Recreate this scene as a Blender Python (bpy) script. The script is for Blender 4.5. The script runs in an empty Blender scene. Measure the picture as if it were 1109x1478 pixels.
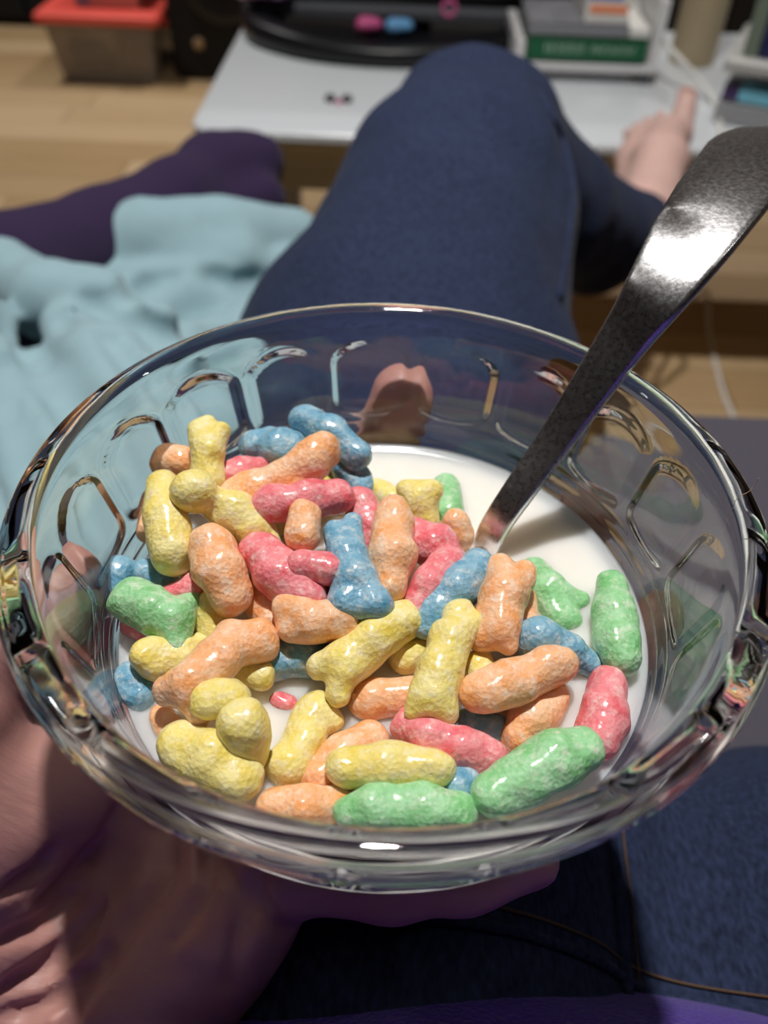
import bpy, math, random
import numpy as np
from mathutils import Vector, Matrix

random.seed(7)
SC = bpy.context.scene
COL = SC.collection

# ------------------------------------------------------------------ camera
FPX = 1200.0                         # focal length in pixels of the 1109 x 1478 frame
CAMPOS = np.array([-0.00108, -0.12053, 0.85244])
CROT = np.array([[0.999214, -0.039630, 0.0],
                 [0.027731, 0.699183, -0.714405],
                 [0.028312, 0.713844, 0.699733]])      # columns: camera x, y, z in the room
cd = bpy.data.cameras.new('camera')
cam = bpy.data.objects.new('camera', cd)
COL.objects.link(cam)
mw = Matrix.Identity(4)
for i in range(3):
    for j in range(3):
        mw[i][j] = CROT[i][j]
    mw[i][3] = CAMPOS[i]
cam.matrix_world = mw
cd.lens_unit = 'MILLIMETERS'
cd.sensor_fit = 'HORIZONTAL'
cd.lens = 4.44
cd.sensor_width = 1109 / FPX * 4.44
cd.clip_start = 0.01
cd.clip_end = 50
cd.dof.use_dof = True
cd.dof.focus_distance = 0.172
cd.dof.aperture_fstop = 1.8
SC.camera = cam

# ------------------------------------------------------------------ world, exposure
w = bpy.data.worlds.new('world')
SC.world = w
w.use_nodes = True
w.node_tree.nodes['Background'].inputs[0].default_value = (0.6, 0.65, 0.75, 1)
w.node_tree.nodes['Background'].inputs[1].default_value = 0.02
SC.view_settings.view_transform = 'Standard'
SC.view_settings.look = 'None'
SC.view_settings.gamma = 1.0
SC.view_settings.use_curve_mapping = False
SC.view_settings.exposure = 0.0
try:
    SC.cycles.sample_clamp_indirect = 4.0
    SC.cycles.use_denoising = True
    SC.cycles.transmission_bounces = 16
    SC.cycles.max_bounces = 16
except Exception:
    pass

CEIL = 2.40
# x, y, watts : downlights set in the ceiling; the first one hangs nearly over the bowl
LAMPS = [(0.0, 0.43, 13.5), (-1.35, 2.35, 9.0), (0.15, 2.80, 8.0), (1.35, 2.80, 9.0), (-1.35, 0.43, 1.2), (1.35, 0.43, 1.2)]
LAMP_COL = (1.0, 0.975, 0.945)

# ------------------------------------------------------------------ helpers
def ray(px, py):
    return CROT @ np.array([(px - 554.5) / FPX, -(py - 739.0) / FPX, -1.0])

def at(px, py, z):
    """Point of the room at height z that stands where the photograph shows (px, py)."""
    d = ray(px, py)
    return CAMPOS + d * ((z - CAMPOS[2]) / d[2])

def aty(px, py, y):
    d = ray(px, py)
    return CAMPOS + d * ((y - CAMPOS[1]) / d[1])

def mesh_obj(name, verts, faces, mat, parent=None, smooth=True, loc=None):
    v = np.asarray(verts, float)
    if loc is not None:
        v = v - np.asarray(loc, float)
    me = bpy.data.meshes.new(name)
    me.from_pydata([tuple(p) for p in v], [], [tuple(int(i) for i in f) for f in faces])
    me.update()
    if smooth:
        me.polygons.foreach_set('use_smooth', [True] * len(me.polygons))
    if mat:
        me.materials.append(mat)
    o = bpy.data.objects.new(name, me)
    COL.objects.link(o)
    if loc is not None:
        o.location = tuple(loc)
    if parent is not None:
        o.parent = parent
        o.location = tuple((Vector(loc) if loc is not None else Vector((0, 0, 0))) - world_loc(parent))
    return o

def world_loc(o):
    v = Vector((0, 0, 0))
    while o is not None:
        v += o.location
        o = o.parent
    return v

def tag(o, label, cat, group=None):
    o['label'] = label
    o['category'] = cat
    if group:
        o['group'] = group
    return o

def struct(o):
    o['kind'] = 'structure'
    return o

def empty(name, loc):
    o = bpy.data.objects.new(name, None)
    o.empty_display_size = 0.02
    COL.objects.link(o)
    o.location = tuple(loc)
    return o

def box_geo(x0, x1, y0, y1, z0, z1, bev=0.0, seg=2):
    """Rounded box from stacked insets; returns verts, faces."""
    import bmesh
    bm = bmesh.new()
    bmesh.ops.create_cube(bm, size=1.0)
    for v in bm.verts:
        v.co = Vector((x0 + (v.co.x + .5) * (x1 - x0), y0 + (v.co.y + .5) * (y1 - y0), z0 + (v.co.z + .5) * (z1 - z0)))
    if bev > 0:
        bmesh.ops.bevel(bm, geom=bm.edges[:], offset=bev, segments=seg, affect='EDGES', profile=0.5)
    bm.verts.index_update()
    vs = [tuple(v.co) for v in bm.verts]
    fs = [[v.index for v in f.verts] for f in bm.faces]
    bm.free()
    return vs, fs

def box(name, x0, x1, y0, y1, z0, z1, mat, parent=None, bev=0.0, seg=2, rotz=0.0, pivot=None, smooth=None):
    vs, fs = box_geo(x0, x1, y0, y1, z0, z1, bev, seg)
    vs = np.array(vs)
    if rotz:
        c = np.array(pivot if pivot is not None else ((x0 + x1) / 2, (y0 + y1) / 2))
        ca, sa = math.cos(rotz), math.sin(rotz)
        p = vs[:, :2] - c
        vs[:, 0] = c[0] + p[:, 0] * ca - p[:, 1] * sa
        vs[:, 1] = c[1] + p[:, 0] * sa + p[:, 1] * ca
    m = vs.mean(0)
    return mesh_obj(name, vs, fs, mat, parent, smooth=False if smooth is None else smooth, loc=(m[0], m[1], vs[:, 2].min()))

def join_geo(parts):
    V, F, n = [], [], 0
    for v, f in parts:
        V += [tuple(p) for p in v]
        F += [[i + n for i in q] for q in f]
        n += len(v)
    return V, F

def catmull(pts, n=8):
    P = [np.array(p, float) for p in pts]
    if len(P) < 3:
        return [P[0] + (P[-1] - P[0]) * t for t in np.linspace(0, 1, n + 1)]
    Q = [2 * P[0] - P[1]] + P + [2 * P[-1] - P[-2]]
    out = []
    for i in range(1, len(Q) - 2):
        a, b, c, d = Q[i - 1], Q[i], Q[i + 1], Q[i + 2]
        for k in range(n):
            t = k / n
            out.append(.5 * (2 * b + (c - a) * t + (2 * a - 5 * b + 4 * c - d) * t * t + (3 * b - a - 3 * c + d) * t ** 3))
    out.append(P[-1])
    return out

def tube_geo(path, r, sides=8):
    path = [np.array(p, float) for p in path]
    V, F = [], []
    up = np.array([0.3, 0.2, 1.0])
    n = len(path)
    for i, p in enumerate(path):
        t = path[min(i + 1, n - 1)] - path[max(i - 1, 0)]
        t = t / (np.linalg.norm(t) + 1e-12)
        a = np.cross(t, up); a /= np.linalg.norm(a) + 1e-12
        b = np.cross(a, t)
        rr = r[i] if hasattr(r, '__len__') else r
        for k in range(sides):
            an = 2 * math.pi * k / sides
            V.append(p + rr * (math.cos(an) * a + math.sin(an) * b))
    for i in range(n - 1):
        for k in range(sides):
            k2 = (k + 1) % sides
            F.append([i * sides + k, i * sides + k2, (i + 1) * sides + k2, (i + 1) * sides + k])
    F.append(list(range(sides))[::-1])
    F.append([(n - 1) * sides + k for k in range(sides)])
    return V, F

def lathe_geo(prof, n=64, cx=0, cy=0, rfun=None):
    """prof: list of (r, z) from axis to axis; poles when r == 0."""
    V, F, rows = [], [], []
    for (r, z) in prof:
        if r <= 1e-7:
            rows.append([len(V)]); V.append((cx, cy, z))
        else:
            row = []
            for k in range(n):
                a = 2 * math.pi * k / n
                rr = rfun(r, z, a) if rfun else r
                row.append(len(V)); V.append((cx + rr * math.cos(a), cy + rr * math.sin(a), z))
            rows.append(row)
    for A, B in zip(rows[:-1], rows[1:]):
        for k in range(n):
            k2 = (k + 1) % n
            if len(A) == 1 and len(B) == 1: continue
            if len(A) == 1: F.append([A[0], B[k2], B[k]])
            elif len(B) == 1: F.append([A[k], A[k2], B[0]])
            else: F.append([A[k], A[k2], B[k2], B[k]])
    return V, F

# ---- signed-distance modelling: tapered capsules melted together, then meshed
_rng = np.random.default_rng(3)
_LAT = _rng.random((32, 32, 32))

def vnoise(X, Y, Z, f, off=0.0):
    x, y, z = X * f + off, Y * f + off * 1.7, Z * f + off * 2.3
    xi, yi, zi = np.floor(x).astype(int), np.floor(y).astype(int), np.floor(z).astype(int)
    u, v, t = x - xi, y - yi, z - zi
    u = u * u * (3 - 2 * u); v = v * v * (3 - 2 * v); t = t * t * (3 - 2 * t)
    g = lambda a, b, c: _LAT[(xi + a) % 32, (yi + b) % 32, (zi + c) % 32]
    L = lambda a, b, k: a + (b - a) * k
    return L(L(L(g(0, 0, 0), g(1, 0, 0), u), L(g(0, 1, 0), g(1, 1, 0), u), v),
             L(L(g(0, 0, 1), g(1, 0, 1), u), L(g(0, 1, 1), g(1, 1, 1), u), v), t) - 0.5

class Field:
    def __init__(s, lo, hi, h):
        s.lo = np.array(lo, float); s.h = h
        n = np.ceil((np.array(hi, float) - s.lo) / h).astype(int) + 1
        s.ax = [s.lo[i] + h * np.arange(n[i]) for i in range(3)]
        s.X, s.Y, s.Z = np.meshgrid(*s.ax, indexing='ij', sparse=True)
        s.F = np.full(tuple(n), 1.0)

    def sl(s, lo, hi):
        out = []
        for i in range(3):
            a = int(max(0, math.floor((lo[i] - s.lo[i]) / s.h)))
            b = int(min(s.F.shape[i], math.ceil((hi[i] - s.lo[i]) / s.h) + 1))
            if b <= a: return None
            out.append(slice(a, b))
        return tuple(out)

    def cap(s, a, b, ra, rb, k=0.004, sub=False, squash=None):
        a = np.array(a, float); b = np.array(b, float)
        R = max(ra, rb) + 3 * k + 2 * s.h
        if squash is not None: R += max(ra, rb)
        q = s.sl(np.minimum(a, b) - R, np.maximum(a, b) + R)
        if q is None: return
        X, Y, Z = s.X[q[0], :, :], s.Y[:, q[1], :], s.Z[:, :, q[2]]
        d = b - a
        L = float(d @ d) + 1e-12
        t = np.clip(((X - a[0]) * d[0] + (Y - a[1]) * d[1] + (Z - a[2]) * d[2]) / L, 0, 1)
        dx, dy, dz = X - (a[0] + d[0] * t), Y - (a[1] + d[1] * t), Z - (a[2] + d[2] * t)
        if squash is not None:
            dx, dy, dz = dx / squash[0], dy / squash[1], dz / squash[2]
        D = np.sqrt(dx ** 2 + dy ** 2 + dz ** 2) - (ra + (rb - ra) * t)
        A = s.F[q]
        if sub:
            D = -D
            hh = np.clip(0.5 - 0.5 * (D - A) / k, 0, 1)
            s.F[q] = D + (A - D) * hh + k * hh * (1 - hh)
        else:
            hh = np.clip(0.5 + 0.5 * (A - D) / k, 0, 1)
            s.F[q] = A + (D - A) * hh - k * hh * (1 - hh)

    def chain(s, pts, rad, k=0.004, sub=False, squash=None):
        for i in range(len(pts) - 1):
            s.cap(pts[i], pts[i + 1], rad[i], rad[i + 1], k, sub, squash)

    def noise(s, amp, f, off=0.0):
        near = np.abs(s.F) < amp * 2 + 3 * s.h
        idx = np.nonzero(near)
        s.F[idx] += amp * 2 * vnoise(s.ax[0][idx[0]], s.ax[1][idx[1]], s.ax[2][idx[2]], f, off)

    def mesh(s):
        F = s.F
        F[0], F[-1] = 1, 1
        F[:, 0], F[:, -1] = 1, 1
        F[:, :, 0], F[:, :, -1] = 1, 1
        S = F < 0
        nx, ny, nz = F.shape
        cnt = np.zeros((nx - 1, ny - 1, nz - 1), np.int8)
        for i in (0, 1):
            for j in (0, 1):
                for k in (0, 1):
                    cnt += S[i:nx - 1 + i, j:ny - 1 + j, k:nz - 1 + k]
        act = (cnt > 0) & (cnt < 8)
        I = np.argwhere(act)
        idx = -np.ones(act.shape, int)
        idx[act] = np.arange(len(I))
        acc = np.zeros((len(I), 3)); num = np.zeros(len(I))
        off = [(i, j, k) for i in (0, 1) for j in (0, 1) for k in (0, 1)]
        for a in range(8):
            for b in range(a + 1, 8):
                A, B = np.array(off[a]), np.array(off[b])
                if np.abs(A - B).sum() != 1: continue
                fa = F[I[:, 0] + A[0], I[:, 1] + A[1], I[:, 2] + A[2]]
                fb = F[I[:, 0] + B[0], I[:, 1] + B[1], I[:, 2] + B[2]]
                m = (fa < 0) != (fb < 0)
                t = np.where(m, fa / (fa - fb + 1e-15), 0)
                acc += np.where(m[:, None], A + (B - A) * t[:, None], 0); num += m
        V = (I + acc / np.maximum(num, 1)[:, None]) * s.h + s.lo
        Q = []
        for ax in range(3):
            o1, o2 = [(1, 2), (2, 0), (0, 1)][ax]
            sh = [slice(1, None)] * 3
            lo = [slice(None)] * 3; hi = [slice(None)] * 3
            lo[ax] = slice(None, -1); hi[ax] = slice(1, None)
            ch = S[tuple(lo)] != S[tuple(hi)]
            E = np.argwhere(ch)
            ok = np.ones(len(E), bool)
            for o in (o1, o2):
                ok &= (E[:, o] > 0) & (E[:, o] < F.shape[o] - 1)
            E = E[ok]
            def cell(d1, d2):
                c = E.copy(); c[:, o1] -= d1; c[:, o2] -= d2
                return idx[c[:, 0], c[:, 1], c[:, 2]]
            q = np.stack([cell(1, 1), cell(0, 1), cell(0, 0), cell(1, 0)], 1)
            inside = S[E[:, 0], E[:, 1], E[:, 2]]
            q[~inside] = q[~inside][:, ::-1]
            Q.append(q)
        Q = np.concatenate(Q)
        return V, Q

def field_obj(name, fld, mat, parent=None, loc=None):
    V, Q = fld.mesh()
    if loc is None:
        loc = ((V[:, 0].min() + V[:, 0].max()) / 2, (V[:, 1].min() + V[:, 1].max()) / 2, V[:, 2].min())
    return mesh_obj(name, V, Q, mat, parent, True, loc)

# ------------------------------------------------------------------ materials
def new_mat(name):
    m = bpy.data.materials.new(name)
    m.use_nodes = True
    nt = m.node_tree
    return m, nt, nt.nodes['Principled BSDF']

def nd(nt, t, **kw):
    n = nt.nodes.new(t)
    for k, v in kw.items():
        setattr(n, k, v)
    return n

def setin(n, **kw):
    for k, v in kw.items():
        n.inputs[k.replace('_', ' ')].default_value = v

def rgb(r, g, b):
    f = lambda c: (c / 255 / 12.92) if c / 255 <= .04045 else ((c / 255 + .055) / 1.055) ** 2.4
    return (f(r), f(g), f(b), 1)

def plain(name, col, rough=.6, var=.12, scale=40, bump=0.0, bscale=200, metal=0.0, spec=.5, sheen=0.0, trans=0.0, ior=1.45, coat=0.0, stretch=None):
    m, nt, b = new_mat(name)
    tc = nd(nt, 'ShaderNodeTexCoord')
    src = tc.outputs['Object']
    if stretch:
        mp = nd(nt, 'ShaderNodeMapping'); mp.inputs['Scale'].default_value = stretch
        nt.links.new(src, mp.inputs['Vector']); src = mp.outputs['Vector']
    nz = nd(nt, 'ShaderNodeTexNoise'); setin(nz, Scale=scale, Detail=4.0)
    nt.links.new(src, nz.inputs['Vector'])
    mx = nd(nt, 'ShaderNodeMix', data_type='RGBA')
    c = np.array(col[:3])
    mx.inputs['A'].default_value = (*np.clip(c * (1 - var), 0, 1), 1)
    mx.inputs['B'].default_value = (*np.clip(c * (1 + var), 0, 1), 1)
    nt.links.new(nz.outputs['Fac'], mx.inputs['Factor'])
    nt.links.new(mx.outputs['Result'], b.inputs['Base Color'])
    setin(b, Roughness=rough, Metallic=metal, IOR=ior)
    b.inputs['Specular IOR Level'].default_value = spec
    b.inputs['Transmission Weight'].default_value = trans
    b.inputs['Sheen Weight'].default_value = sheen
    b.inputs['Coat Weight'].default_value = coat
    if bump:
        n2 = nd(nt, 'ShaderNodeTexNoise'); setin(n2, Scale=bscale, Detail=3.0)
        nt.links.new(src, n2.inputs['Vector'])
        bp = nd(nt, 'ShaderNodeBump'); setin(bp, Strength=bump, Distance=.001)
        nt.links.new(n2.outputs['Fac'], bp.inputs['Height'])
        nt.links.new(bp.outputs['Normal'], b.inputs['Normal'])
    return m

def glass_mat():
    m, nt, b = new_mat('clear_glass')
    setin(b, Roughness=0.0, IOR=1.5)
    b.inputs['Base Color'].default_value = (.965, .985, .975, 1)
    b.inputs['Transmission Weight'].default_value = 1.0
    tc = nd(nt, 'ShaderNodeTexCoord')
    n2 = nd(nt, 'ShaderNodeTexNoise'); setin(n2, Scale=70.0, Detail=1.0)
    nt.links.new(tc.outputs['Object'], n2.inputs['Vector'])
    bp = nd(nt, 'ShaderNodeBump'); setin(bp, Strength=.12, Distance=.0015)
    nt.links.new(n2.outputs['Fac'], bp.inputs['Height'])
    nt.links.new(bp.outputs['Normal'], b.inputs['Normal'])
    return m

def cereal_mat(name, col, pale):
    m, nt, b = new_mat(name)
    tc = nd(nt, 'ShaderNodeTexCoord'); oi = nd(nt, 'ShaderNodeObjectInfo')
    add = nd(nt, 'ShaderNodeVectorMath', operation='ADD')
    sc = nd(nt, 'ShaderNodeVectorMath', operation='SCALE'); sc.inputs['Scale'].default_value = 7.0
    cmb = nd(nt, 'ShaderNodeCombineXYZ')
    for i in range(3): nt.links.new(oi.outputs['Random'], cmb.inputs[i])
    nt.links.new(cmb.outputs[0], sc.inputs[0])
    nt.links.new(tc.outputs['Object'], add.inputs[0]); nt.links.new(sc.outputs[0], add.inputs[1])
    n1 = nd(nt, 'ShaderNodeTexNoise'); setin(n1, Scale=190.0, Detail=4.0, Roughness=.62)
    nt.links.new(add.outputs[0], n1.inputs['Vector'])
    rp = nd(nt, 'ShaderNodeValToRGB')
    rp.color_ramp.elements[0].position = .32; rp.color_ramp.elements[0].color = col
    rp.color_ramp.elements[1].position = .68; rp.color_ramp.elements[1].color = pale
    nt.links.new(n1.outputs['Fac'], rp.inputs['Fac'])
    n4 = nd(nt, 'ShaderNodeTexNoise'); setin(n4, Scale=420.0, Detail=5.0, Roughness=.7)
    nt.links.new(add.outputs[0], n4.inputs['Vector'])
    r4 = nd(nt, 'ShaderNodeMapRange'); setin(r4, From_Min=.50, From_Max=.72, To_Min=0.0, To_Max=.55)
    nt.links.new(n4.outputs['Fac'], r4.inputs['Value'])
    m4 = nd(nt, 'ShaderNodeMix', data_type='RGBA'); m4.inputs['B'].default_value = (.90, .84, .76, 1)
    nt.links.new(r4.outputs['Result'], m4.inputs['Factor']); nt.links.new(rp.outputs['Color'], m4.inputs['A'])
    nt.links.new(m4.outputs['Result'], b.inputs['Base Color'])
    n2 = nd(nt, 'ShaderNodeTexNoise'); setin(n2, Scale=1500.0, Detail=4.0, Roughness=.65)
    nt.links.new(add.outputs[0], n2.inputs['Vector'])
    vo = nd(nt, 'ShaderNodeTexVoronoi'); setin(vo, Scale=900.0)
    nt.links.new(add.outputs[0], vo.inputs['Vector'])
    ad = nd(nt, 'ShaderNodeMath', operation='ADD')
    nt.links.new(n2.outputs['Fac'], ad.inputs[0]); nt.links.new(vo.outputs['Distance'], ad.inputs[1])
    bp = nd(nt, 'ShaderNodeBump'); setin(bp, Strength=.5, Distance=.0005)
    nt.links.new(ad.outputs[0], bp.inputs['Height'])
    nt.links.new(bp.outputs['Normal'], b.inputs['Normal'])
    n3 = nd(nt, 'ShaderNodeBump'); setin(n3, Strength=.28, Distance=.0004)
    nt.links.new(n4.outputs['Fac'], n3.inputs['Height'])
    nt.links.new(n3.outputs['Normal'], b.inputs['Coat Normal'])
    setin(b, Roughness=.55)
    b.inputs['Coat Weight'].default_value = .55
    b.inputs['Coat Roughness'].default_value = .09
    b.inputs['Subsurface Weight'].default_value = .35
    b.inputs['Subsurface Radius'].default_value = (1.0, .7, .45)
    b.inputs['Subsurface Scale'].default_value = .0018
    return m

def denim_mat():
    m, nt, b = new_mat('denim')
    tc = nd(nt, 'ShaderNodeTexCoord')
    n1 = nd(nt, 'ShaderNodeTexNoise'); setin(n1, Scale=9.0, Detail=5.0)
    nt.links.new(tc.outputs['Object'], n1.inputs['Vector'])
    n2 = nd(nt, 'ShaderNodeTexNoise'); setin(n2, Scale=620.0, Detail=2.0)
    mp = nd(nt, 'ShaderNodeMapping'); mp.inputs['Scale'].default_value = (1, .45, 1); mp.inputs['Rotation'].default_value = (0, 0, .5)
    nt.links.new(tc.outputs['Object'], mp.inputs['Vector']); nt.links.new(mp.outputs['Vector'], n2.inputs['Vector'])
    mx = nd(nt, 'ShaderNodeMix', data_type='RGBA')
    mx.inputs['A'].default_value = (.006, .009, .024, 1); mx.inputs['B'].default_value = (.026, .039, .090, 1)
    sm = nd(nt, 'ShaderNodeMath', operation='MULTIPLY_ADD'); sm.inputs[1].default_value = 1.6; sm.inputs[2].default_value = -.62
    s2 = nd(nt, 'ShaderNodeMath', operation='ADD')
    nt.links.new(n2.outputs['Fac'], sm.inputs[0])
    nt.links.new(sm.outputs[0], s2.inputs[0])
    s3 = nd(nt, 'ShaderNodeMath', operation='MULTIPLY'); s3.inputs[1].default_value = .55
    nt.links.new(n1.outputs['Fac'], s3.inputs[0]); nt.links.new(s3.outputs[0], s2.inputs[1])
    nt.links.new(s2.outputs[0], mx.inputs['Factor'])
    nt.links.new(mx.outputs['Result'], b.inputs['Base Color'])
    bp = nd(nt, 'ShaderNodeBump'); setin(bp, Strength=.5, Distance=.0008)
    nt.links.new(n2.outputs['Fac'], bp.inputs['Height']); nt.links.new(bp.outputs['Normal'], b.inputs['Normal'])
    setin(b, Roughness=.9); b.inputs['Specular IOR Level'].default_value = .2
    b.inputs['Sheen Weight'].default_value = .03
    return m

def skin_mat(name, col, red):
    m, nt, b = new_mat(name)
    tc = nd(nt, 'ShaderNodeTexCoord')
    n1 = nd(nt, 'ShaderNodeTexNoise'); setin(n1, Scale=45.0, Detail=5.0)
    nt.links.new(tc.outputs['Object'], n1.inputs['Vector'])
    mx = nd(nt, 'ShaderNodeMix', data_type='RGBA'); mx.inputs['A'].default_value = col; mx.inputs['B'].default_value = red
    nt.links.new(n1.outputs['Fac'], mx.inputs['Factor']); nt.links.new(mx.outputs['Result'], b.inputs['Base Color'])
    mp = nd(nt, 'ShaderNodeMapping'); mp.inputs['Rotation'].default_value = (0, 0, math.radians(-38)); mp.inputs['Scale'].default_value = (1, 5, 1)
    nt.links.new(tc.outputs['Object'], mp.inputs['Vector'])
    n2 = nd(nt, 'ShaderNodeTexNoise'); setin(n2, Scale=90.0, Detail=4.0)
    nt.links.new(mp.outputs['Vector'], n2.inputs['Vector'])
    bp = nd(nt, 'ShaderNodeBump'); setin(bp, Strength=.25, Distance=.0012)
    nt.links.new(n2.outputs['Fac'], bp.inputs['Height']); nt.links.new(bp.outputs['Normal'], b.inputs['Normal'])
    setin(b, Roughness=.5)
    b.inputs['Subsurface Weight'].default_value = .25
    b.inputs['Subsurface Radius'].default_value = (1.0, .35, .2)
    b.inputs['Subsurface Scale'].default_value = .004
    return m

def steel_mat():
    m, nt, b = new_mat('worn_steel')
    tc = nd(nt, 'ShaderNodeTexCoord')
    setin(b, Metallic=1.0, Roughness=.2, Anisotropic=.5)
    b.inputs['Base Color'].default_value = (.80, .79, .80, 1)
    mp = nd(nt, 'ShaderNodeMapping'); mp.inputs['Rotation'].default_value = (0.0, 0.0, math.radians(-46)); mp.inputs['Scale'].default_value = (.12, 1.0, .12)
    nt.links.new(tc.outputs['Object'], mp.inputs['Vector'])
    n1 = nd(nt, 'ShaderNodeTexNoise'); setin(n1, Scale=1800.0, Detail=3.0)
    nt.links.new(mp.outputs['Vector'], n1.inputs['Vector'])
    n3 = nd(nt, 'ShaderNodeTexNoise'); setin(n3, Scale=900.0, Detail=3.0, Roughness=.7)
    nt.links.new(tc.outputs['Object'], n3.inputs['Vector'])
    rp = nd(nt, 'ShaderNodeMapRange'); setin(rp, From_Min=.4, From_Max=.8, To_Min=.27, To_Max=.40)
    nt.links.new(n3.outputs['Fac'], rp.inputs['Value']); nt.links.new(rp.outputs['Result'], b.inputs['Roughness'])
    ad = nd(nt, 'ShaderNodeMath', operation='ADD')
    nt.links.new(n1.outputs['Fac'], ad.inputs[0]); nt.links.new(n3.outputs['Fac'], ad.inputs[1])
    bp = nd(nt, 'ShaderNodeBump'); setin(bp, Strength=.055, Distance=.0003)
    nt.links.new(ad.outputs[0], bp.inputs['Height']); nt.links.new(bp.outputs['Normal'], b.inputs['Normal'])
    return m

def milk_mat():
    m, nt, b = new_mat('milk')
    b.inputs['Base Color'].default_value = (.86, .80, .72, 1)
    setin(b, Roughness=.12, IOR=1.35)
    b.inputs['Subsurface Weight'].default_value = 1.0
    b.inputs['Subsurface Radius'].default_value = (1.0, .9, .8)
    b.inputs['Subsurface Scale'].default_value = .010
    tc = nd(nt, 'ShaderNodeTexCoord')
    n2 = nd(nt, 'ShaderNodeTexNoise'); setin(n2, Scale=120.0, Detail=2.0)
    nt.links.new(tc.outputs['Object'], n2.inputs['Vector'])
    mx = nd(nt, 'ShaderNodeMix', data_type='RGBA'); mx.inputs['A'].default_value = (.88, .83, .74, 1); mx.inputs['B'].default_value = (.84, .77, .71, 1)
    nt.links.new(n2.outputs['Fac'], mx.inputs['Factor']); nt.links.new(mx.outputs['Result'], b.inputs['Base Color'])
    bp = nd(nt, 'ShaderNodeBump'); setin(bp, Strength=.08, Distance=.001)
    nt.links.new(n2.outputs['Fac'], bp.inputs['Height']); nt.links.new(bp.outputs['Normal'], b.inputs['Normal'])
    return m

def plank_mat():
    m, nt, b = new_mat('oak_plank')
    tc = nd(nt, 'ShaderNodeTexCoord'); oi = nd(nt, 'ShaderNodeObjectInfo')
    mp = nd(nt, 'ShaderNodeMapping'); mp.inputs['Scale'].default_value = (1.2, 14, 1)
    nt.links.new(tc.outputs['Object'], mp.inputs['Vector'])
    n1 = nd(nt, 'ShaderNodeTexNoise'); setin(n1, Scale=4.0, Detail=5.0)
    nt.links.new(mp.outputs['Vector'], n1.inputs['Vector'])
    mx = nd(nt, 'ShaderNodeMix', data_type='RGBA'); mx.inputs['A'].default_value = rgb(166, 134, 92); mx.inputs['B'].default_value = rgb(206, 178, 140)
    s = nd(nt, 'ShaderNodeMath', operation='MULTIPLY_ADD'); s.inputs[1].default_value = .45
    s2 = nd(nt, 'ShaderNodeMath', operation='MULTIPLY'); s2.inputs[1].default_value = .8
    nt.links.new(oi.outputs['Random'], s2.inputs[0])
    nt.links.new(n1.outputs['Fac'], s.inputs[0]); nt.links.new(s2.outputs[0], s.inputs[2])
    nt.links.new(s.outputs[0], mx.inputs['Factor']); nt.links.new(mx.outputs['Result'], b.inputs['Base Color'])
    setin(b, Roughness=.42)
    return m

M = {}
M['glass'] = glass_mat()
M['milk'] = milk_mat()
M['denim'] = denim_mat()
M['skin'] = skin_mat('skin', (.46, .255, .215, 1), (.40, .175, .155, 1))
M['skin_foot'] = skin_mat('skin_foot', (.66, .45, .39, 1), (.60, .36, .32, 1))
M['steel'] = steel_mat()
M['plank'] = plank_mat()
M['floor_base'] = plain('floor_base', rgb(120, 92, 58), .6)
M['wall'] = plain('wall_paint', rgb(128, 122, 116), .85, .03, 6)
M['ceiling'] = plain('ceiling_paint', rgb(150, 150, 150), .9, .02, 6)
M['white_lam'] = plain('white_laminate', rgb(214, 218, 222), .28, .02, 8)
M['table_side'] = plain('table_side_wood', rgb(205, 195, 165), .5, .08, 20, stretch=(1, 8, 8))
M['grey_leg'] = plain('grey_leg_paint', rgb(150, 148, 142), .5, .05)
M['black'] = plain('black_plastic', (.006, .006, .008, 1), .35, .1)
M['black_matte'] = plain('black_matte', (.005, .005, .006, 1), .8, .2)
M['screen'] = plain('dark_screen', (.004, .004, .005, 1), .12, .05)
M['bezel'] = plain('grey_bezel', rgb(88, 90, 96), .5, .06)
M['sofa'] = plain('grey_sofa_cloth', rgb(74, 70, 80), .95, .15, 300, bump=.4, bscale=900, sheen=.1)
M['blanket'] = plain('teal_fleece', rgb(138, 166, 174), .95, .08, 60, bump=.35, bscale=700, sheen=.1)
M['sock'] = plain('purple_knit', rgb(40, 23, 58), .95, .18, 300, bump=.4, bscale=900, sheen=.04)
M['sweater'] = plain('purple_fleece', rgb(62, 34, 132), .95, .25, 260, bump=.9, bscale=700, sheen=.12)
M['thread'] = plain('brown_thread', rgb(84, 62, 40), .8, .1)
M['red_lid'] = plain('coral_plastic', rgb(246, 96, 84), .4, .05)
M['box_clear'] = plain('smoky_plastic', (.62, .56, .50, 1), .18, .05, trans=.75, ior=1.3)
M['tub_pink'] = plain('pale_pink_plastic', rgb(214, 160, 152), .35, .06)
M['contents_grey'] = plain('grey_stuffing', rgb(128, 122, 122), .8, .15, 60)
M['contents_tan'] = plain('tan_stuffing', rgb(166, 140, 110), .8, .15, 60)
M['contents_lilac'] = plain('lilac_stuffing', rgb(130, 124, 150), .8, .15, 60)
M['green_book'] = plain('green_cover', rgb(18, 92, 56), .5, .05)
M['print_white'] = plain('pale_print', rgb(168, 196, 178), .6, .05)
M['paper'] = plain('paper', rgb(226, 224, 218), .8, .03)
M['grey_book'] = plain('grey_cover', rgb(140, 140, 146), .5, .05)
M['white_panel'] = plain('white_panel', rgb(222, 220, 220), .5, .03)
M['blue_print'] = plain('blue_print', rgb(70, 100, 205), .5, .1)
M['orange_print'] = plain('orange_print', rgb(240, 150, 110), .5, .15, 60)
M['beige'] = plain('beige_card', rgb(190, 172, 138), .6, .05)
M['navy_book'] = plain('navy_cover', rgb(42, 46, 92), .5, .05)
M['sage_book'] = plain('sage_cover', rgb(120, 132, 116), .5, .05)
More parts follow.
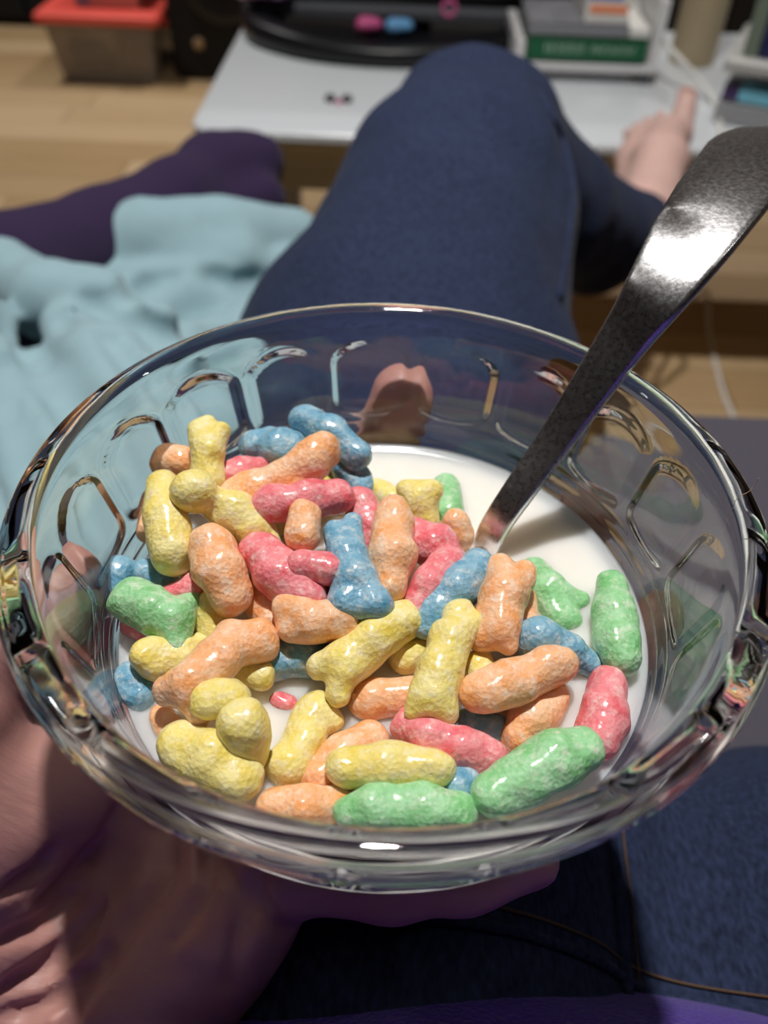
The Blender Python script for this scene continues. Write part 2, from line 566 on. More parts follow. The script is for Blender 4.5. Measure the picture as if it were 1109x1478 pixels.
M['silver'] = plain('silver_plastic', rgb(190, 188, 184), .35, .04)
M['grey_tray'] = plain('grey_tray', rgb(150, 150, 152), .45, .04)
M['cyan_print'] = plain('cyan_print', rgb(120, 190, 210), .45, .15, 60)
M['red_print'] = plain('red_print', rgb(214, 104, 92), .45, .15, 60)
M['mint_print'] = plain('mint_print', rgb(160, 210, 170), .45, .15, 60)
M['plum_print'] = plain('plum_print', rgb(70, 50, 92), .45, .15, 60)
M['pink'] = plain('pink_plastic', rgb(214, 96, 150), .4, .1)
M['sky'] = plain('sky_plastic', rgb(110, 170, 220), .4, .1)
M['lilac_foil'] = plain('lilac_foil', rgb(196, 160, 206), .3, .2, 80, metal=.3)
M['yellow'] = plain('yellow_plastic', rgb(232, 190, 80), .4, .1)
M['cable'] = plain('white_cable', rgb(226, 224, 218), .4, .03)
M['dark_trinket'] = plain('dark_trinket', rgb(70, 64, 70), .4, .2)
M['hair'] = plain('hair', rgb(190, 160, 130), .4, .1)
M['lamp_white'] = plain('lamp_trim', rgb(235, 235, 232), .4, .02)
CER = {
    'orange': cereal_mat('cereal_orange', rgb(240, 160, 88), rgb(244, 200, 162)),
    'yellow': cereal_mat('cereal_yellow', rgb(232, 208, 88), rgb(240, 228, 160)),
    'pink': cereal_mat('cereal_pink', rgb(228, 92, 104), rgb(240, 156, 160)),
    'blue': cereal_mat('cereal_blue', rgb(80, 148, 180), rgb(150, 190, 208)),
    'green': cereal_mat('cereal_green', rgb(116, 190, 116), rgb(172, 220, 172)),
}

# ================================================================== ROOM
X0, X1, Y0, Y1 = -2.3, 2.3, -1.3, 3.7
floor = struct(box('floor', X0, X1, Y0, Y1, -.05, -.006, M['floor_base']))
struct(box('ceiling', X0, X1, Y0, Y1, CEIL, CEIL + .05, M['ceiling']))
struct(box('wall_back', X0, X1, Y1, Y1 + .05, -.05, CEIL + .05, M['wall']))
struct(box('wall_front', X0, X1, Y0 - .05, Y0, -.05, CEIL + .05, M['wall']))
struct(box('wall_left', X0 - .05, X0, Y0 - .05, Y1 + .05, -.05, CEIL + .05, M['wall']))
struct(box('wall_right', X1, X1 + .05, Y0 - .05, Y1 + .05, -.05, CEIL + .05, M['wall']))

# floor boards, each a piece of the floor
rp = random.Random(11)
PW = .118
shared = {}
yy = .80
while yy < Y1 - .005:
    x = X0 + .01 - rp.random() * .7
    wrow = min(PW, Y1 - .002 - yy)
    while x < 1.75:
        L = rp.choice([.55, .8, 1.05])
        xa, xb = max(x, X0 + .004), min(x + L, X1 - .004)
        if xb - xa > .05 and xb > -1.75:
            key = (round(xb - xa, 3), round(wrow, 3))
            if key not in shared:
                vs, fs = box_geo(-(xb - xa) / 2 + .0012, (xb - xa) / 2 - .0012, -wrow / 2 + .0012, wrow / 2 - .0012, 0, .006, .0012, 1)
                o = mesh_obj('plank', vs, fs, M['plank'], floor, False)
                shared[key] = o.data
            else:
                o = bpy.data.objects.new('plank', shared[key]); COL.objects.link(o); o.parent = floor
            o.location = Vector(((xa + xb) / 2, yy + wrow / 2, -.006)) - floor.location
        x += L
    yy += PW

# ceiling downlights
for i, (lx, ly, p) in enumerate(LAMPS):
    t = empty('ceiling_downlight', (lx, ly, CEIL - .012))
    where = ['nearly above the glass bowl', 'over the floor near the red lidded box', 'over the far side of the white table',
             'over the floor beyond the book tray', 'over the left end of the sofa', 'over the right end of the sofa'][i]
    tag(t, 'round white recessed ceiling light ' + where, 'ceiling light', 'recessed ceiling lights')
    V, F = lathe_geo([(.045, 0), (.060, 0), (.064, .006), (.064, .0115), (.045, .0115), (.045, 0)], 32)
    mesh_obj('trim_ring', np.array(V) + np.array((lx, ly, CEIL - .012)), F, M['lamp_white'], t, True, (lx, ly, CEIL - .012))
    ld = bpy.data.lights.new('lamp_light', 'AREA')
    ld.shape = 'DISK'; ld.size = .085; ld.spread = math.radians(105); ld.energy = p; ld.color = LAMP_COL
    lo = bpy.data.objects.new('lamp_light', ld); COL.objects.link(lo)
    lo.parent = t; lo.location = (0, 0, -.002)

# ================================================================== SOFA
sofa = empty('sofa', (0, -.1, 0))
tag(sofa, 'dark grey fabric sofa under the lap, its front edge right of the bowl', 'sofa')
box('sofa_base', -1.5, 1.5, -1.0, .42, .06, .26, M['sofa'], sofa, .02, 2)
box('seat_cushion', -.02, 1.48, -.75, .465, .26, .43, M['sofa'], sofa, .035, 4, smooth=True)
box('chaise_cushion', -1.48, -.025, -.75, .72, .26, .43, M['sofa'], sofa, .035, 4, smooth=True)
box('chaise_base', -1.48, -.03, .42, .69, .06, .26, M['sofa'], sofa, .02, 2)
box('backrest', -1.5, 1.5, -1.02, -.76, .26, .85, M['sofa'], sofa, .06, 4, smooth=True)
for sx, sy in ((-1.4, -.9), (1.4, -.9), (1.4, .35), (-1.4, .6), (-.1, .6)):
    V, F = lathe_geo([(0, 0), (.018, 0), (.026, .0605), (0, .0605)], 16, sx, sy)
    mesh_obj('leg', V, F, M['black'], sofa, True, (sx, sy, 0))

# ================================================================== WHITE TABLE
TZ = .42
TX0, TX1, TY0, TY1 = -.293, .95, 1.06, 1.64
table = empty('low_table', ((TX0 + TX1) / 2, (TY0 + TY1) / 2, 0))
tag(table, 'low white topped table with rounded corners behind the raised knee', 'table')
def rounded_slab(x0, x1, y0, y1, z0, z1, r, n=8, e=.003):
    ring = []
    for cx, cy, a0 in ((x1 - r, y1 - r, 0), (x0 + r, y1 - r, 90), (x0 + r, y0 + r, 180), (x1 - r, y0 + r, 270)):
        for k in range(n + 1):
            a = math.radians(a0 + 90 * k / n)
            ring.append((cx, cy, math.cos(a), math.sin(a)))
    V, F = [], []
    lev = [(z0, r - e), (z0 + e, r), (z1 - e, r), (z1, r - e)]
    N = len(ring)
    for z, rr in lev:
        for cx, cy, c, s in ring:
            V.append((cx + rr * c, cy + rr * s, z))
    for i in range(3):
        for k in range(N):
            F.append([i * N + k, i * N + (k + 1) % N, (i + 1) * N + (k + 1) % N, (i + 1) * N + k])
    F.append(list(range(N))[::-1]); F.append([3 * N + k for k in range(N)])
    return V, F
V, F = rounded_slab(TX0, TX1, TY0, TY1, TZ - .014, TZ, .04)
mesh_obj('tabletop', V, F, M['white_lam'], table, False, ((TX0 + TX1) / 2, TY0, TZ - .014))
V, F = rounded_slab(TX0 + .004, TX1 - .004, TY0 + .004, TY1 - .004, TZ - .022, TZ - .014, .04)
mesh_obj('edge_band', V, F, M['table_side'], table, False, ((TX0 + TX1) / 2, TY0, TZ - .022))
box('apron', TX0 + .075, TX1 - .075, TY0 + .05, TY0 + .07, TZ - .10, TZ - .022, M['table_side'], table)
box('apron', TX0 + .075, TX1 - .075, TY1 - .07, TY1 - .05, TZ - .10, TZ - .022, M['table_side'], table)
for lx in (TX0 + .07, TX1 - .07):
    for ly in (TY0 + .06, TY1 - .06):
        box('leg', lx - .022, lx + .022, ly - .022, ly + .022, 0, TZ - .022, M['grey_leg'], table, .004)

# --- on the table: screen on a crescent foot
tv = empty('television', (.12, 1.52, TZ))
tag(tv, 'black flat screen with grey lower bezel on a curved black foot, on white table', 'television')
sx0, sx1 = -.285, .318
box('screen_panel', sx0, sx1, 1.54, 1.58, TZ + .048, TZ + .48, M['screen'], tv, .006)
box('lower_bezel', sx0, sx1, 1.528, 1.582, TZ + .026, TZ + .048, M['bezel'], tv, .006)
box('neck', -.07, .05, 1.565, 1.61, TZ + .012, TZ + .12, M['black'], tv, .004)
path = catmull([(-.266, 1.53, TZ + .026), (-.24, 1.455, TZ + .026), (-.15, 1.39, TZ + .023), (-.03, 1.368, TZ + .020), (.09, 1.39, TZ + .023), (.19, 1.45, TZ + .026), (.24, 1.53, TZ + .026)], 8)
V, F = [], []
for i, p in enumerate(path):
    t = path[min(i + 1, len(path) - 1)] - path[max(i - 1, 0)]
    t[2] = 0; t /= np.linalg.norm(t)
    nrm = np.array([t[1], -t[0], 0])
    if nrm[1] > 0: nrm = -nrm
    hz = p[2] - TZ
    sec = [(-.055, .0005), (.012, .0005), (.02, .006), (.02, hz * 1.2), (.012, hz * 1.5), (-.02, hz * 1.5), (-.055, hz * 1.0)]
    for a, z in sec:
        q = p + nrm * a; V.append((q[0], q[1], TZ + z))
n7 = 7
for i in range(len(path) - 1):
    for k in range(n7):
        F.append([i * n7 + k, i * n7 + (k + 1) % n7, (i + 1) * n7 + (k + 1) % n7, (i + 1) * n7 + k])
F.append(list(range(n7))); F.append([(len(path) - 1) * n7 + k for k in range(n7)][::-1])
mesh_obj('curved_foot', V, F, M['black'], tv, True, (0, 1.45, TZ))
V, F = rounded_slab(-.255, .22, 1.43, 1.63, TZ + .0005, TZ + .010, .03)
mesh_obj('foot_plate', V, F, M['black'], tv, False, (0, 1.5, TZ))

def pebble(name, c, r, sq, mat, label, cat, group=None, seed=1):
    f = Field(np.array(c) - r * 2.2, np.array(c) + r * 2.2, r / 7)
    f.cap(np.array(c) - (r * .5, 0, 0), np.array(c) + (r * .5, .2 * r, 0), r * .8, r * .7, r * .2, squash=sq)
    f.noise(r * .12, .9 / r, seed)
    return tag(field_obj(name, f, mat), label, cat, group)
pebble('small_toy', (-.06, 1.49, TZ + .028), .02, (1, 1, .8), M['pink'], 'pink small toy in the hollow of the black screen foot', 'toy', seed=2)
pebble('small_toy', (-.008, 1.49, TZ + .028), .02, (1, 1, .8), M['sky'], 'light blue small toy in the hollow of the black screen foot', 'toy', seed=3)
# purple packet at the left end of the foot
pk = empty('foil_packet', (-.243, 1.50, TZ + .05)); tag(pk, 'lilac foil packet with yellow corner at left end of the screen', 'packet')
f = Field((-.32, 1.44, TZ + .045), (-.17, 1.57, TZ + .13), .005)
f.cap((-.275, 1.52, TZ + .075), (-.215, 1.51, TZ + .08), .022, .026, .004)
f.cap((-.245, 1.515, TZ + .085), (-.215, 1.515, TZ + .10), .016, .012, .01)
f.noise(.004, 60, 4)
field_obj('pouch', f, M['lilac_foil'], pk)
box('yellow_corner', -.215, -.188, 1.500, 1.522, TZ + .085, TZ + .112, M['yellow'], pk, .004)
ring = [(.073 + .011 * math.cos(a), 1.43, TZ + .072 + .011 * math.sin(a)) for a in np.linspace(0, 2 * math.pi, 25)]
V, F = tube_geo(ring, .003, 8)
tag(mesh_obj('plastic_ring', V, F, M['pink'], None, True, (.073, 1.43, TZ + .055)), 'tiny pink plastic ring just above the knee on black foot', 'ring')
# two tiny trinkets on the bare white top
tr = empty('earring_pair', at(489, 147, TZ)); tag(tr, 'pair of tiny dark studs lying on bare white tabletop', 'earrings')
for k, (px, py) in enumerate(((477, 146), (501, 147))):
    c = at(px, py, TZ)
    V, F = lathe_geo([(0, TZ + .0003), (.007, TZ + .0003), (.009, TZ + .004), (.006, TZ + .009), (0, TZ + .010)], 16, c[0], c[1])
    o = mesh_obj('stud', V, F, M['dark_trinket'], tr, True, (c[0], c[1], TZ))
c = at(489, 150, TZ)
V, F = lathe_geo([(0, TZ + .0003), (.004, TZ + .0003), (.004, TZ + .005), (0, TZ + .006)], 12, c[0], c[1])
mesh_obj('pink_bead', V, F, M['pink'], tr, True, (c[0], c[1], TZ))

# --- white riser with books on it
rs = empty('desk_riser', (.30, 1.40, TZ)); tag(rs, 'small white open riser carrying books, right of the knee on table', 'riser')
RX0, RX1, RY0, RY1 = .190, .386, 1.316, 1.50
RB = TZ + .0285
box('bottom_board', RX0, RX1, RY0, RY1, RB - .010, RB, M['white_panel'], rs, .001)
box('side_panel', RX1, RX1 + .014, RY0, RY1, RB - .010, RB + .092, M['white_panel'], rs, .001)
box('side_panel', RX0 - .014, RX0, RY0, RY1, RB - .010, RB + .03, M['white_panel'], rs, .001)
for lx in (RX0 + .005, RX1 + .002):
    for ly in (RY0 + .012, RY1 - .02):
        box('foot', lx - .006, lx + .006, ly - .008, ly + .008, TZ, RB - .0105, M['bezel'], rs)
box('front_rail', RX0 + .02, RX1 - .015, RY0 + .03, RY0 + .036, TZ + .0005, RB - .0105, M['white_panel'], rs)

def flat_book(name, x0, x1, y0, y1, z0, z1, cover, label, cat='book'):
    t = empty(name, ((x0 + x1) / 2, (y0 + y1) / 2, z0)); tag(t, label, cat)
    ct = min(.0024, (z1 - z0) * .3)
    box('page_block', x0 + .003, x1 - .003, y0 + .006, y1 - .003, z0 + ct, z1 - ct, M['paper'], t)
    vs = [box_geo(x0, x1, y0, y1, z0, z0 + ct), box_geo(x0, x1, y0, y1, z1 - ct, z1), box_geo(x0, x1, y0, y0 + .0045, z0, z1, ct * .5)]
    V, F = join_geo(vs)
    mesh_obj('cover', V, F, cover, t, False, ((x0 + x1) / 2, y0, z0))
    return t
z = RB
bk = flat_book('paperback_book', RX0 + .003, RX1 - .012, RY0 + .004, RY1 - .02, z + .0003, z + .003, M['grey_book'], 'thin grey booklet at the bottom of the pile on white riser', 'book'); z += .0033
gb = flat_book('hardback_book', RX0 + .004, RX1 - .006, RY0 + .002, RY1 - .01, z + .0003, z + .033, M['green_book'], 'thick dark green book lying spine out on the white riser')
# pale spine lettering, too blurred to read: two groups of strokes
st = []
rr = random.Random(5)
for (xa, xb, hz) in ((.222, .283, .014), (.293, .362, .010)):
    x = xa
    while x < xb:
        wd = rr.uniform(.003, .006)
        zc = z + .018
        st.append(box_geo(x, x + wd * .45, RY0 + .0008, RY0 + .0022, zc - hz / 2, zc + hz / 2))
        if rr.random() < .7: st.append(box_geo(x, x + wd, RY0 + .0008, RY0 + .0022, zc + hz / 2 - .003, zc + hz / 2))
        if rr.random() < .5: st.append(box_geo(x, x + wd, RY0 + .0008, RY0 + .0022, zc - .0015, zc + .0015))
        x += wd + .0025
V, F = join_geo(st)
o = mesh_obj('spine_lettering', V, F, M['print_white'], gb, False, (.29, RY0, z + .02)); o['label'] = 'pale blurred spine lettering'
z += .0333
flat_book('ring_binder', RX0 + .004, RX1 - .040, RY0 + .006, RY1 - .03, z + .0003, z + .0175, M['grey_book'], 'grey binder lying on top of the green book')
box_t = empty('carton', (.385, 1.40, z)); tag(box_t, 'small white block squeezed between grey binder and riser side panel', 'carton')
box('body', RX1 - .037, RX1 - .006, RY0 + .006, RY1 - .05, z + .0003, z + .015, M['paper'], box_t, .002)
z += .0178
cp = empty('printed_carton', (.33, 1.42, z)); tag(cp, 'white carton with blue and orange print on top of grey binder', 'carton')
box('body', .276, .342, RY0 + .012, RY1 - .05, z + .0003, z + .075, M['paper'], cp, .001)
box('orange_panel', .282, .340, RY0 + .0108, RY0 + .0124, z + .014, z + .026, M['orange_print'], cp)
box('blue_panel', .2765, .33, RY0 + .0108, RY0 + .0124, z + .033, z + .050, M['blue_print'], cp)

# --- beige canister
c = at(1004, 98, TZ)
cn = empty('beige_canister', (c[0], c[1] + .035, TZ)); tag(cn, 'tall plain beige canister between white riser and book tray', 'canister')
V, F = lathe_geo([(0, TZ), (.036, TZ), (.0375, TZ + .002), (.0385, TZ + .235), (.038, TZ + .237), (0, TZ + .237)], 40, c[0], c[1] + .035)
mesh_obj('body', V, F, M['beige'], cn, True, (c[0], c[1] + .035, TZ))
V, F = lathe_geo([(0, TZ + .2375), (.040, TZ + .2375), (.040, TZ + .256), (.037, TZ + .259), (0, TZ + .259)], 40, c[0], c[1] + .035)
mesh_obj('lid', V, F, M['silver'], cn, True, (c[0], c[1] + .035, TZ + .2375))

# --- two-tier tray with magazines and upright books
GX0, GX1, GY0, GY1 = .456, .80, 1.165, 1.36
gt = empty('letter_tray', (.64, 1.26, TZ)); tag(gt, 'silver grey two tier tray at right end of the white table', 'tray')
box('lower_tier', GX0, GX1, GY0, GY1, TZ + .0003, TZ + .030, M['grey_tray'], gt, .004)
box('upper_tier', GX0 - .006, GX1, GY0 - .012, GY1, TZ + .070, TZ + .090, M['silver'], gt, .007, 3)
for lx in (GX0 + .01, GX1 - .012):
    box('post', lx - .006, lx + .006, GY1 - .02, GY1 - .008, TZ + .032, TZ + .070, M['silver'], gt)
mg = empty('magazine', (.60, 1.25, TZ + .0322)); tag(mg, 'colourful magazine lying in the lower tier of grey tray', 'magazine')
box('page_block', GX0 + .004, GX1 - .01, GY0 + .002, GY1 - .03, TZ + .0323, TZ + .050, M['paper'], mg, .001)
xs = GX0 + .004
for wd, mt in ((.022, 'plum_print'), (.05, 'cyan_print'), (.055, 'red_print'), (.04, 'mint_print'), (.05, 'red_print'), (.05, 'cyan_print')):
    box('printed_patch', xs, xs + wd, GY0 + .0006, GY0 + .045, TZ + .0335, TZ + .0512, M[mt], mg)
    xs += wd
x = GX0 + .014
for k, (wd, h, mt, lb) in enumerate(((.020, .20, 'sage_book', 'thin sage green book standing first on the upper tray'), (.016, .215, 'navy_book', 'narrow navy blue book standing on upper tray beside sage book'),
                                     (.034, .21, 'grey_book', 'wide pale grey book standing on upper tray beside navy book'), (.020, .22, 'silver', 'silvery slim book standing on upper tray past the grey one'),
                                     (.03, .20, 'navy_book', 'dark blue book standing deepest on the upper tray'))):
    t = empty('upright_book', (x + wd / 2, 1.24, TZ + .0905)); tag(t, lb, 'book', 'books standing on the upper tray')
    z0 = TZ + .0905
    box('page_block', x + .003, x + wd - .003, GY0 + .010, GY1 - .03, z0 + .003, z0 + h - .003, M['paper'], t)
    V, F = join_geo([box_geo(x, x + .0025, GY0 + .006, GY1 - .026, z0, z0 + h), box_geo(x + wd - .0025, x + wd, GY0 + .006, GY1 - .026, z0, z0 + h), box_geo(x, x + wd, GY0 + .004, GY0 + .009, z0, z0 + h, .001)])
    mesh_obj('cover', V, F, M[mt], t, False, (x + wd / 2, GY0, z0))
    x += wd + .002

pv = Vector((GX0, GY0, 0)); ang = math.radians(-24)
for o in [o for o in COL.objects if o.parent is None and (o.name.startswith('letter_tray') or o.name.startswith('magazine') or o.name.startswith('upright_book'))]:
    o.location = pv + Matrix.Rotation(ang, 3, 'Z') @ (o.location - Vector((pv.x, pv.y, 0)))
    o.rotation_euler = (0, 0, ang)
# --- cable
cpts = [aty(905, -10, 1.50), aty(935, 32, 1.42), aty(972, 75, 1.32), at(1012, 118, TZ + .02), at(1032, 150, TZ + .004), at(1041, 190, TZ + .004), at(1042, 212, TZ + .004)]
e = cpts[-1]
cpts += [e + (0, -.022, -.012), e + (-.004, -.028, -.08), e + (-.012, -.01, -.25), at(1019, 420, .03), at(1024, 480, .004), at(1046, 572, .004), at(1080, 640, .004)]
V, F = tube_geo(catmull(cpts, 8), .0042, 8)
tag(mesh_obj('power_cable', V, F, M['cable'], None, True, cpts[5]), 'thin white cable running over the table edge down to floor', 'cable')

# ================================================================== FAR FLOOR THINGS
bx = empty('storage_box', (-.88, 2.66, 0)); tag(bx, 'see-through plastic storage box with coral red lid on the floor', 'storage box')
def frustum(x0, x1, y0, y1, z0, z1, g, th=None):
    """open topped tapered tub with wall thickness"""
    def rect(a, z): return [(x0 - a, y0 - a, z), (x1 + a, y0 - a, z), (x1 + a, y1 + a, z), (x0 - a, y1 + a, z)]
    V = rect(0, z0) + rect(g, z1) + rect(g - th, z1) + rect(-th, z0 + th)
    F = [[3, 2, 1, 0]]
    for s in (0, 4, 8):
        for k in range(4):
            F.append([s + k, s + (k + 1) % 4, s + 4 + (k + 1) % 4, s + 4 + k])
    F.append([12, 13, 14, 15])
    return V, F
BX0, BX1, BY0, BY1, BH = -1.005, -.74, 2.54, 2.80, .165
V, F = frustum(BX0, BX1, BY0, BY1, .0003, BH, .022, .003)
mesh_obj('tub', V, F, M['box_clear'], bx, False, (-.87, 2.67, 0))
box('lid', BX0 - .042, BX1 + .042, BY0 - .04, BY1 + .04, BH + .0003, BH + .026, M['red_lid'], bx, .008, 3)
for sx in (BX0 - .03, BX1 + .03):
    box('clip', sx - .008, sx + .008, 2.63, 2.71, BH - .03, BH + .0002, M['red_lid'], bx, .002)
def lump(name, c, r, sq, mat, lb, seed):
    return pebble(name, c, r, sq, mat, lb, 'stored item', 'items inside the storage box', seed)
lump('wrapped_bundle', (-.945, 2.62, .062), .055, (.8, .8, 1), M['contents_grey'], 'grey bundle on the left inside the clear storage box', 5)
lump('wrapped_bundle', (-.805, 2.62, .052), .05, (.8, .8, .95), M['contents_tan'], 'tan bundle on the right inside the clear storage box', 6)
lump('wrapped_bundle', (-.82, 2.70, .08), .06, (.8, .7, 1.1), M['contents_lilac'], 'lilac bundle at the back inside the clear storage box', 7)
tb = empty('small_tub', (-.86, 2.66, BH + .0263)); tag(tb, 'pale pink lidded tub standing on the coral red box lid', 'tub')
V, F = frustum(-.945, -.765, 2.58, 2.76, BH + .0266, BH + .10, .008, .003)
mesh_obj('tub_body', V, F, M['tub_pink'], tb, False, (-.855, 2.67, BH + .0263))
box('tub_lid', -.96, -.75, 2.565, 2.775, BH + .1003, BH + .115, M['tub_pink'], tb, .004)
box('tub_label', -.935, -.90, 2.5705, 2.574, BH + .035, BH + .075, M['contents_lilac'], tb)
cab = empty('media_cabinet', (-1.3, 3.3, 0)); tag(cab, 'long low black cabinet along the back wall', 'cabinet')
box('carcass', -2.1, 1.9, 3.10, 3.62, .0003, .55, M['black_matte'], cab, .004)
for k in range(5):
    xa = -2.08 + k * .795
    d = box('door', xa, xa + .78, 3.082, 3.0995, .03, .53, M['black_matte'], cab, .003)
    box('handle', xa + .36, xa + .42, 3.07, 3.0815, .44, .452, M['bezel'], d)
tw = empty('floor_cabinet', (-.52, 2.7, 0)); tag(tw, 'black boxy unit with small tan badge beside the red lidded box', 'cabinet')
box('cabinet_body', -.690, -.32, 2.60, 2.98, .02, .45, M['black_matte'], tw, .008)
box('plinth', -.68, -.335, 2.615, 2.965, .0003, .02, M['black'], tw)
V, F = lathe_geo([(0, 0), (.016, 0), (.016, .004), (.012, .006), (0, .006)], 20)
q = aty(287, 63, 2.597)
mesh_obj('badge', [(q[0] + v[0], q[1] - v[2], q[2] + v[1]) for v in V], F, M['contents_tan'], tw, True, tuple(q))
V, F = lathe_geo([(.06, 0), (.12, 0), (.125, .004), (.12, .008), (.10, .006), (.06, .001)], 40)
mesh_obj('cone_ring', [(-.52 + v[0], 2.597 - v[2], .28 + v[1]) for v in V], F, M['black'], tw, True, (-.52, 2.597, .28))

# ================================================================== PERSON 1 : jeans, bare foot, hand, top
person = empty('person', (.08, -.1, .43))
tag(person, 'person in blue jeans and purple top holding the bowl, knee raised, one foot bare', 'person')

KNEE = np.array([.060, .555, .605])
SHIN = np.array([.200, .680, .468])
ANK = np.array([.258, .755, .438])
f = Field((-.30, -.34, .37), (.86, .90, .76), .005)
hipL = np.array([.00, -.10, .535])
f.cap((-.02, -.16, .535), (.20, -.16, .535), .105, .105, .03)
f.cap((.02, -.05, .505), (.16, -.02, .505), .080, .090, .03)
f.chain([hipL, (.004, .10, .525), (.010, .30, .550), (.042, .46, .592), KNEE], [.098, .107, .099, .081, .066], .02)
f.chain([KNEE, (.135, .615, .528), SHIN, ANK], [.066, .056, .055, .047], .012)
f.chain([(.175, -.09, .520), (.30, .00, .520), (.52, .12, .512), (.80, .22, .51)], [.105, .108, .095, .08], .03)
# folds
f.chain([(.10, .34, .635), (.115, .46, .648)], [.006, .006], .012, sub=True)
f.chain([(.090, .10, .600), (.080, .0, .606), (.078, -.07, .610)], [.006, .007, .006], .010, sub=True)
f.chain([(.13, .02, .62), (.25, .01, .632)], [.006, .004], .01, sub=True)
f.chain([(.13, -.02, .632), (.27, -.045, .63)], [.007, .004], .012, sub=True)
f.noise(.004, 13, 1); f.noise(.0016, 38, 5)
# open cuff at the ankle
f.cap(ANK + (ANK - SHIN) * .12, ANK + (ANK - SHIN) * .8, .040, .044, .004, sub=True)
jeans = field_obj('jeans', f, M['denim'], person)
jeans['label'] = 'dark blue denim jeans'

def drop_on(obj, pts, lift=.0008):
    """lay a polyline on the top of a mesh"""
    from mathutils.bvhtree import BVHTree
    me = obj.data
    off = np.array(world_loc(obj))
    b = BVHTree.FromPolygons([tuple(np.array(v.co) + off) for v in me.vertices], [tuple(p.vertices) for p in me.polygons])
    out = []
    for x, y in pts:
        h = b.ray_cast(Vector((x, y, 1.2)), Vector((0, 0, -1)))
        if h[0] is not None: out.append(np.array(h[0]) + np.array((0, 0, lift)))
    return out
for pts, r, mt in (([(.076, .05), (.074, .0), (.072, -.03), (.070, -.05)], .0022, 'denim'),
                   ([(-.02, -.043), (.02, -.042), (.06, -.044), (.10, -.05), (.14, -.06)], .0016, 'denim'),
                   ([(-.02, -.038), (.02, -.037), (.06, -.039), (.10, -.045), (.14, -.055)], .0004, 'thread'),
                   ([(.081, .05), (.079, .0), (.077, -.03), (.075, -.05)], .00035, 'thread')):
    fine = catmull([(a, b, 0) for a, b in pts], 10)
    p3 = drop_on(jeans, [(q[0], q[1]) for q in fine])
    if len(p3) > 3:
        V, F = tube_geo(p3, r, 6)
        mesh_obj('seam', V, F, M[mt], jeans, True, p3[0])

from mathutils.bvhtree import BVHTree
off_ = np.array(world_loc(jeans))
jb = BVHTree.FromPolygons([tuple(np.array(v.co) + off_) for v in jeans.data.vertices], [tuple(p.vertices) for p in jeans.data.polygons])
q3 = []
for c in catmull([(806, 430, 0), (820, 340, 0), (824, 260, 0), (806, 190, 0), (774, 130, 0)], 8):
    h = jb.ray_cast(Vector(CAMPOS), Vector(ray(c[0], c[1])).normalized())
    if h[0] is not None:
        g = np.array(h[0]) + np.array(h[1]) * .0006
        if not q3 or np.linalg.norm(g - q3[-1]) < .022: q3.append(g)
        else: break
V, F = tube_geo(q3, .0028, 6)
mesh_obj('seam', V, F, M['denim'], jeans, True, q3[0])

# sweater over hips and torso, leaning back behind the camera
f = Field((-.26, -.80, .42), (.44, -.02, 1.02), .008)
f.chain([(-.06, -.154, .553), (.02, -.149, .557), (.10, -.156, .555), (.24, -.21, .55)], [.108, .108, .108, .106], .03)
f.cap((-.05, -.30, .60), (.23, -.30, .60), .13, .13, .05)
f.cap((-.05, -.44, .70), (.23, -.44, .70), .13, .13, .05)
f.cap((-.06, -.56, .84), (.24, -.56, .84), .125, .125, .05)
f.chain([(-.10, -.56, .88), (-.20, -.42, .74)], [.07, .062], .04)
f.noise(.004, 30, 8)
sw = field_obj('purple_top', f, M['sweater'], person); sw['label'] = 'bright purple fleece top'

# body: hand and forearm in fine detail, leg and foot running inside the jeans; joined into one mesh
f = Field((-.19, -.145, .50), (.10, .105, .745), .0014)
W = np.array([-.080, -.067, .592])
MCP = {'i': (-.050, .004, .664), 'm': (-.034, -.014, .6625), 'r': (-.024, -.031, .6625), 'p': (-.021, -.0435, .6635)}
K = .010
f.chain([(-.27, -.15, .515), (-.15, -.100, .556), W], [.038, .032, .0265], .012)
for k_, rr in (('i', .0135), ('m', .0140), ('r', .0132), ('p', .0105)):
    f.cap(W + np.array((0, 0, -.002)), MCP[k_], .022, rr, K)
f.cap((-.062, -.066, .606), (-.034, -.047, .646), .020, .0135, .012)         # heel of the palm
# fingers
f.chain([MCP['i'], (-.024, .046, .672), (-.004, .068, .690), (.003, .0745, .710)], [.0120, .0108, .0100, .0092], .004)
f.chain([MCP['m'], (.012, .022, .6665), (.040, .048, .678), (.055, .0405, .696)], [.0118, .0105, .0095, .0085], .004)
f.chain([MCP['r'], (.034, -.026, .6665), (.056, -.012, .679), (.0680, .003, .698)], [.0112, .0100, .0090, .0080], .004)
f.chain([MCP['p'], (.004, -.0465, .6675), (.020, -.0460, .671), (.0330, -.0435, .675)], [.0095, .0085, .0078, .0070], .004)
# thumb and its ball
f.chain([(-.096, -.050, .610), (-.104, -.024, .684)], [.027, .021], .012)
f.chain([(-.104, -.024, .684), (-.094, -.006, .694), (-.0795, .006, .699)], [.0180, .0125, .0100], .006)
f.chain([(-.095, -.035, .662), (-.060, -.015, .660)], [.014, .011], .014)     # web
